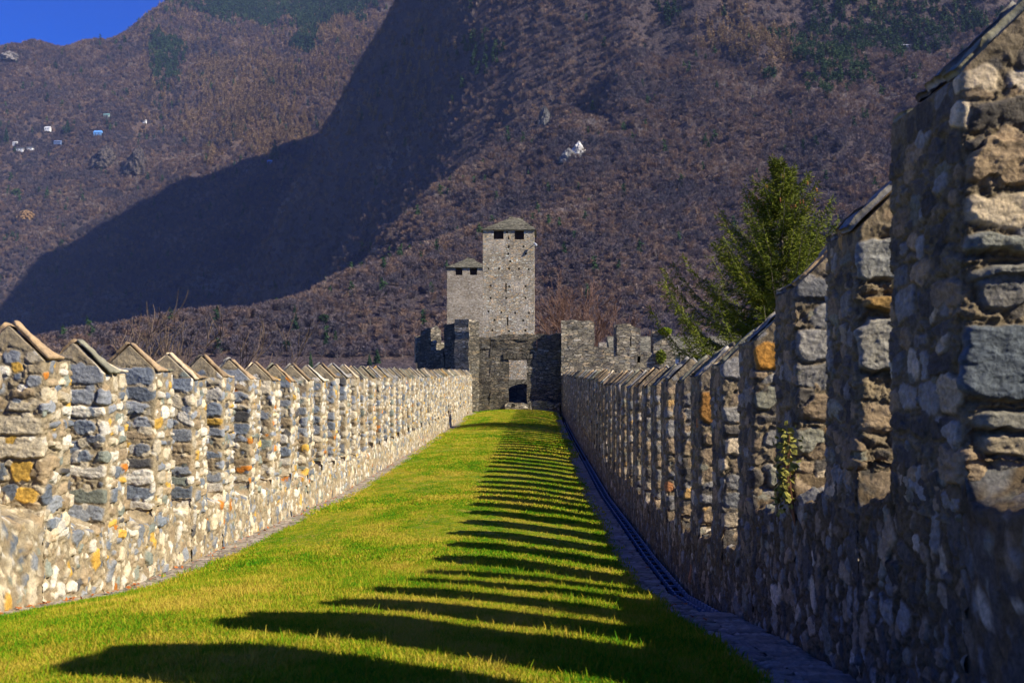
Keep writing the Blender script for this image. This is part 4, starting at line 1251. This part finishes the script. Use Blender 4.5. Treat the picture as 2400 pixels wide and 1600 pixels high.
    crag(1272, 300, 26, 60, ((.06, .055, .06), (.1, .1, .1), (.16, .15, .15)), 'dim grey crag upper left of the white one', 7, .1)
    crag(60, 512, 34, 22, ((.1, .07, .04), (.25, .15, .07), (.35, .22, .1)), 'ochre tinted low crag just above the shadow line at far left', 8)

# ============================================================ TREES near the castle
if 'trees' in PARTS:
    def bare_tree(name, base, height, spread, seed, mat, label, trunks=1, rtrunk=.16, fan=False, depth=6, rmin=.010):
        rg = random.Random(seed); r_ = empty(name, base); tag(r_, label, 'tree')
        tr = MB(); cr = MB()
        def grow(p, d, L_, rad, lv):
            pts = [p]; n = 4
            for k in range(n):
                d = (d + Vector((rg.gauss(0, .13), rg.gauss(0, .13), rg.gauss(0.05 if not fan else .02, .07)))).normalized()
                pts.append(pts[-1] + d * L_ / n)
            rs = [max(rmin, rad * (1 - .42 * k / n)) for k in range(n + 1)]
            (tr if lv < 2 else cr).tube(pts, rs, 6 if lv < 2 else 3, (.3, .3, .3))
            if lv >= depth: return
            nb = rg.choice([2, 3, 3]) if lv < 4 else rg.choice([3, 4])
            for k in range(nb):
                i = n if k == 0 else rg.randint(1, n)
                ax = d.orthogonal().normalized(); ax.rotate(Matrix.Rotation(rg.uniform(0, 6.28), 3, d))
                nd = d.copy(); nd.rotate(Matrix.Rotation(rg.uniform(.25, .75) * spread, 3, ax))
                if nd.z < -.1: nd.z *= -.3
                grow(pts[i], nd.normalized(), L_ * rg.uniform(.62, .85), rs[i] * rg.uniform(.5, .72), lv + 1)
        for k in range(trunks):
            a = rg.uniform(0, 6.28)
            grow(Vector((0.25 * k * math.cos(a), .25 * k * math.sin(a), -.2)), Vector((.18 * math.cos(a) * (trunks > 1), .18 * math.sin(a) * (trunks > 1), 1)).normalized(), height * .30, rtrunk, 0)
        tr.build('trunk', mat, r_); cr.build('branches', mat, r_)
        return r_
    M_BARK = mat_plain('grey_brown_bark', (.12, .085, .06), var=.4)
    M_RED = mat_plain('reddish_twigs', (.15, .085, .06), var=.35)
    def at(xp, yp, Y): return px(xp, yp, Y)
    b = at(592, 900, 34); b.z = -7; bare_tree('bare_tree', b, 10.9, .66, 5, M_BARK, 'forked leafless tree with several brown stems behind the left wall', 2, .17, depth=5)
    b = at(401, 900, 30); b.z = -7; bare_tree('bare_tree', b, 10.4, .75, 12, M_BARK, 'leafless tree with a straight pale trunk behind the nearer merlons of the left wall', 1, .15, depth=5)
    b = at(440, 900, 27); b.z = -7; bare_tree('bare_tree', b, 9.3, .85, 33, M_BARK, 'low crooked leafless tree just right of the straight pale trunk', 1, .12, depth=5)
    b = at(1362, 900, 127); b.z = -8; bare_tree('bare_tree', b, 20, .55, 8, M_RED, 'wide reddish brown leafless tree fanning out between the tall tower and the bastion', 5, .22, True, 6, .02)

    # ---- spruce beside the right wall
    Ys = 40.0
    top = at(1834, 364, Ys); base = at(1834, 900, Ys); base.z = -7.5
    sprc = empty('spruce_tree', base); tag(sprc, 'tall drooping green spruce with brown cones at its top, standing behind the right wall', 'tree')
    H_ = top.z - base.z
    mb = MB(); mb.tube([(0, 0, -.3), (.05, 0, H_ * .3), (0, .05, H_ * .6), (0, 0, H_ * .99)], [.28, .2, .12, .02], 8); mb.build('trunk', mat_plain('spruce_bark', (.14, .12, .10)), sprc)
    rg = np.random.default_rng(15)
    V = []; Q = []; BR = MB(); CN = []
    def spray(p, d, L_, w):
        # one needle twig: a narrow kite with random roll
        d = d / np.linalg.norm(d); s_ = np.cross(d, rg.normal(size=3)); s_ /= np.linalg.norm(s_) + 1e-9
        o = len(V); V.extend([p, p + d * L_ * .4 + s_ * w, p + d * L_, p + d * L_ * .4 - s_ * w]); Q.append((o, o + 1, o + 2, o + 3))
    zb = 1.0
    while zb < H_ * .985:
        f = zb / H_
        env = min(4.1, 8.6 * (1 - f)) + .18
        nb = 7 if f < .9 else 6
        for k in range(nb):
            if rg.random() < .12: continue
            a = rg.uniform(0, 6.28); L_ = env * rg.uniform(.55, 1.15)
            # the tree leans out to the left low down
            if math.cos(a) < -.3 and f < .74: L_ = max(L_, env * .8) * 1.05
            up = .30 + .55 * f
            n = 9; pts = []
            for q in range(n + 1):
                s_ = q / n
                rr = L_ * s_; z = zb + L_ * (up * s_ * .55 - .60 * (1 - f) * math.sin(s_ * math.pi * .62) + .42 * s_ ** 3)
                pts.append(np.array([math.cos(a) * rr, math.sin(a) * rr, z]))
            BR.tube([tuple(p) for p in pts], [.035 * (1 - q / n) * (L_ / 3) + .006 for q in range(n + 1)], 4, (.3, .3, .3))
            side = np.array([-math.sin(a), math.cos(a), 0])
            steps = int(7 + L_ * 16)
            for q in range(steps):
                s_ = .10 + .9 * q / steps
                i = min(int(s_ * n), n - 1); p = pts[i] + (pts[i + 1] - pts[i]) * (s_ * n - i)
                dr = (pts[i + 1] - pts[i]); dr /= np.linalg.norm(dr)
                for sg in (-1, 1):
                    tl = (.28 + .5 * L_ / 4.5) * (1 - .55 * s_) * rg.uniform(.6, 1.2)
                    td = side * sg * rg.uniform(.5, 1) + dr * rg.uniform(.4, .9) + np.array([0, 0, -rg.uniform(.1, .9)])
                    td /= np.linalg.norm(td)
                    m_ = max(3, int(tl / .04))
                    for j in range(m_):
                        pp = p + td * tl * j / m_ + np.array([0, 0, -.10 * (j / m_) ** 2])
                        spray(pp, td + rg.normal(size=3) * .55, rg.uniform(.12, .20), rg.uniform(.010, .019))
                spray(p, dr + rg.normal(size=3) * .4, .2, .02)
            if f > .80 and rg.random() < .55:
                for c_ in range(rg.integers(1, 3)): CN.append(pts[-2 + 0] + rg.normal(size=3) * .06)
        zb += .26 + .22 * (1 - f)
    M_NEED, t_, b_ = nt('spruce_needles_near'); p_ = geo_pos(t_)
    c_ = ramp(t_, noise(t_, p_, 3.0, 4, .7), [(.3, (.06, .085, .006)), (.5, (.12, .145, .008)), (.7, (.20, .20, .016))])
    t_.links.new(c_, b_.inputs['Base Color'])
    new_mesh_obj('needles', np.array(V), quads=Q, mat=M_NEED, parent=sprc)
    BR.build('branches', mat_plain('spruce_branch', (.22, .18, .14)), sprc)
    M_CONE = mat_plain('spruce_cone', (.36, .16, .05))
    for c in CN[:28]:
        mb = MB(); mb.tube([tuple(c), tuple(c + np.array([0, 0, -.05])), tuple(c + np.array([.01, 0, -.13])), tuple(c + np.array([.01, 0, -.17]))], [.012, .028, .026, .008], 7, (.3, .2, .1)); mb.build('cone', M_CONE, sprc)

    # plant growing out of the right wall
    rg = np.random.default_rng(4); v = []; q = []
    for k in range(230):
        s_ = rg.random(); p = np.array([-.02 - rg.random() * .06, rg.normal(0, .09) , -.02 + .42 * s_ + rg.normal(0, .03)]); p[1] += .10 * (1 - s_)
        a = rg.normal(size=3); a /= np.linalg.norm(a); b2 = np.cross(a, rg.normal(size=3)); b2 /= np.linalg.norm(b2); z2 = rg.uniform(.012, .026); o = len(v)
        v += [p - a * z2, p + b2 * z2 * .7, p + a * z2, p - b2 * z2 * .7]; q.append((o, o + 1, o + 2, o + 3))
    o_ = new_mesh_obj('climbing_plant', np.array(v), quads=q, mat=mat_plain('wall_plant_leaf', (.26, .24, .05), scale=40, var=.5)); o_.location = (1.40, 5.72, -.72)
    mbp = MB(); rgp = random.Random(3)
    for k in range(6):
        yk = rgp.uniform(-.05, .12); mbp.tube([(0.0, .05, -.12), (-.05, yk, .1), (-.05, yk * .6, rgp.uniform(.25, .42))], [.006, .005, .003], 4, (.2, .1, .05))
    mbp.build('stems', mat_plain('plant_stem', (.22, .10, .05)), o_)
    tag(o_, 'small yellow green leafy plant growing in a gap of the right wall', 'plant')

if 'grass' in PARTS:
    # dry leaves blown against the foot of the walls
    rg = np.random.default_rng(91); v = []; q = []
    for k in range(420):
        y = 7 + 40 * rg.random() ** 1.6; lft = rg.random() < .75
        x = -XL + .03 + abs(rg.normal(0, .06)) if lft else rg.uniform(.85, 1.15)
        a = rg.normal(size=3); a[2] *= .25; a /= np.linalg.norm(a); b2 = np.cross(a, np.array([0, 0, 1.]) + rg.normal(size=3) * .3); b2 /= np.linalg.norm(b2)
        p = np.array([x, y, float(GZ(y)) + .022]); z2 = rg.uniform(.014, .03); o = len(v)
        v += [p - a * z2, p + b2 * z2 * .6, p + a * z2, p - b2 * z2 * .6]; q.append((o, o + 1, o + 2, o + 3))
    tag(new_mesh_obj('leaf_litter', np.array(v), quads=q, mat=mat_plain('dry_leaf', (.42, .13, .03), scale=20, var=.5)), 'dry orange brown leaves along the foot of the walls', 'leaves', kind='stuff')
# ============================================================ light, sky, camera
SUN = Vector((0.755, -0.31, 0.580)).normalized()
W = bpy.data.worlds.new('World'); bpy.context.scene.world = W; W.use_nodes = True
t = W.node_tree; bg = t.nodes['Background']
sky = t.nodes.new('ShaderNodeTexSky'); sky.sky_type = 'NISHITA'; sky.sun_disc = False
sky.sun_elevation = math.asin(SUN.z); sky.sun_rotation = math.atan2(SUN.x, SUN.y)
sky.altitude = 1500; sky.air_density = 1.0; sky.dust_density = 0.0; sky.ozone_density = 6.0
hs = t.nodes.new('ShaderNodeHueSaturation'); hs.inputs['Saturation'].default_value = 1.8; hs.inputs['Hue'].default_value = .530; hs.inputs['Value'].default_value = 1.55
t.links.new(sky.outputs[0], hs.inputs['Color']); t.links.new(hs.outputs[0], bg.inputs[0])
bg.inputs[1].default_value = 0.06
ld = bpy.data.lights.new('sun', 'SUN'); ld.energy = 5.0; ld.angle = math.radians(0.5); ld.color = (1.0, 0.92, 0.76)
lo = bpy.data.objects.new('sun', ld); COL.objects.link(lo); lo.rotation_euler = SUN.to_track_quat('Z', 'Y').to_euler(); lo.location = (20, -10, 40)
cd = bpy.data.cameras.new('camera'); cam = bpy.data.objects.new('camera', cd); COL.objects.link(cam)
cd.sensor_width = 36; cd.lens = 36 * FPX / 2400; cd.clip_start = .05; cd.clip_end = 12000
cam.rotation_euler = CAM_ROT.to_euler()
cd.dof.use_dof = True; cd.dof.focus_distance = 22; cd.dof.aperture_fstop = 6.3
sc = bpy.context.scene; sc.camera = cam
sc.view_settings.view_transform = 'Standard'; sc.view_settings.look = 'None'; sc.view_settings.exposure = 0.75; sc.view_settings.gamma = 1
sc.view_settings.use_curve_mapping = False
sc.cycles.max_bounces = 6; sc.cycles.diffuse_bounces = 3; sc.cycles.transmission_bounces = 3

# ------------------------------------------------------------ air
mb = MB(); mb.box(-6500, 5500, -1700, 6500, -12, 2600)
hz_ = mb.build('haze', None); tag(hz_, kind='stuff')
m = bpy.data.materials.new('haze_air'); m.use_nodes = True; t = m.node_tree
t.nodes.remove(t.nodes['Principled BSDF'])
pv = t.nodes.new('ShaderNodeVolumePrincipled'); pv.inputs['Color'].default_value = (.38, .52, 1, 1); pv.inputs['Density'].default_value = 0.000030; pv.inputs['Anisotropy'].default_value = 0.1
t.links.new(pv.outputs[0], t.nodes['Material Output'].inputs['Volume'])
hz_.data.materials.append(m)
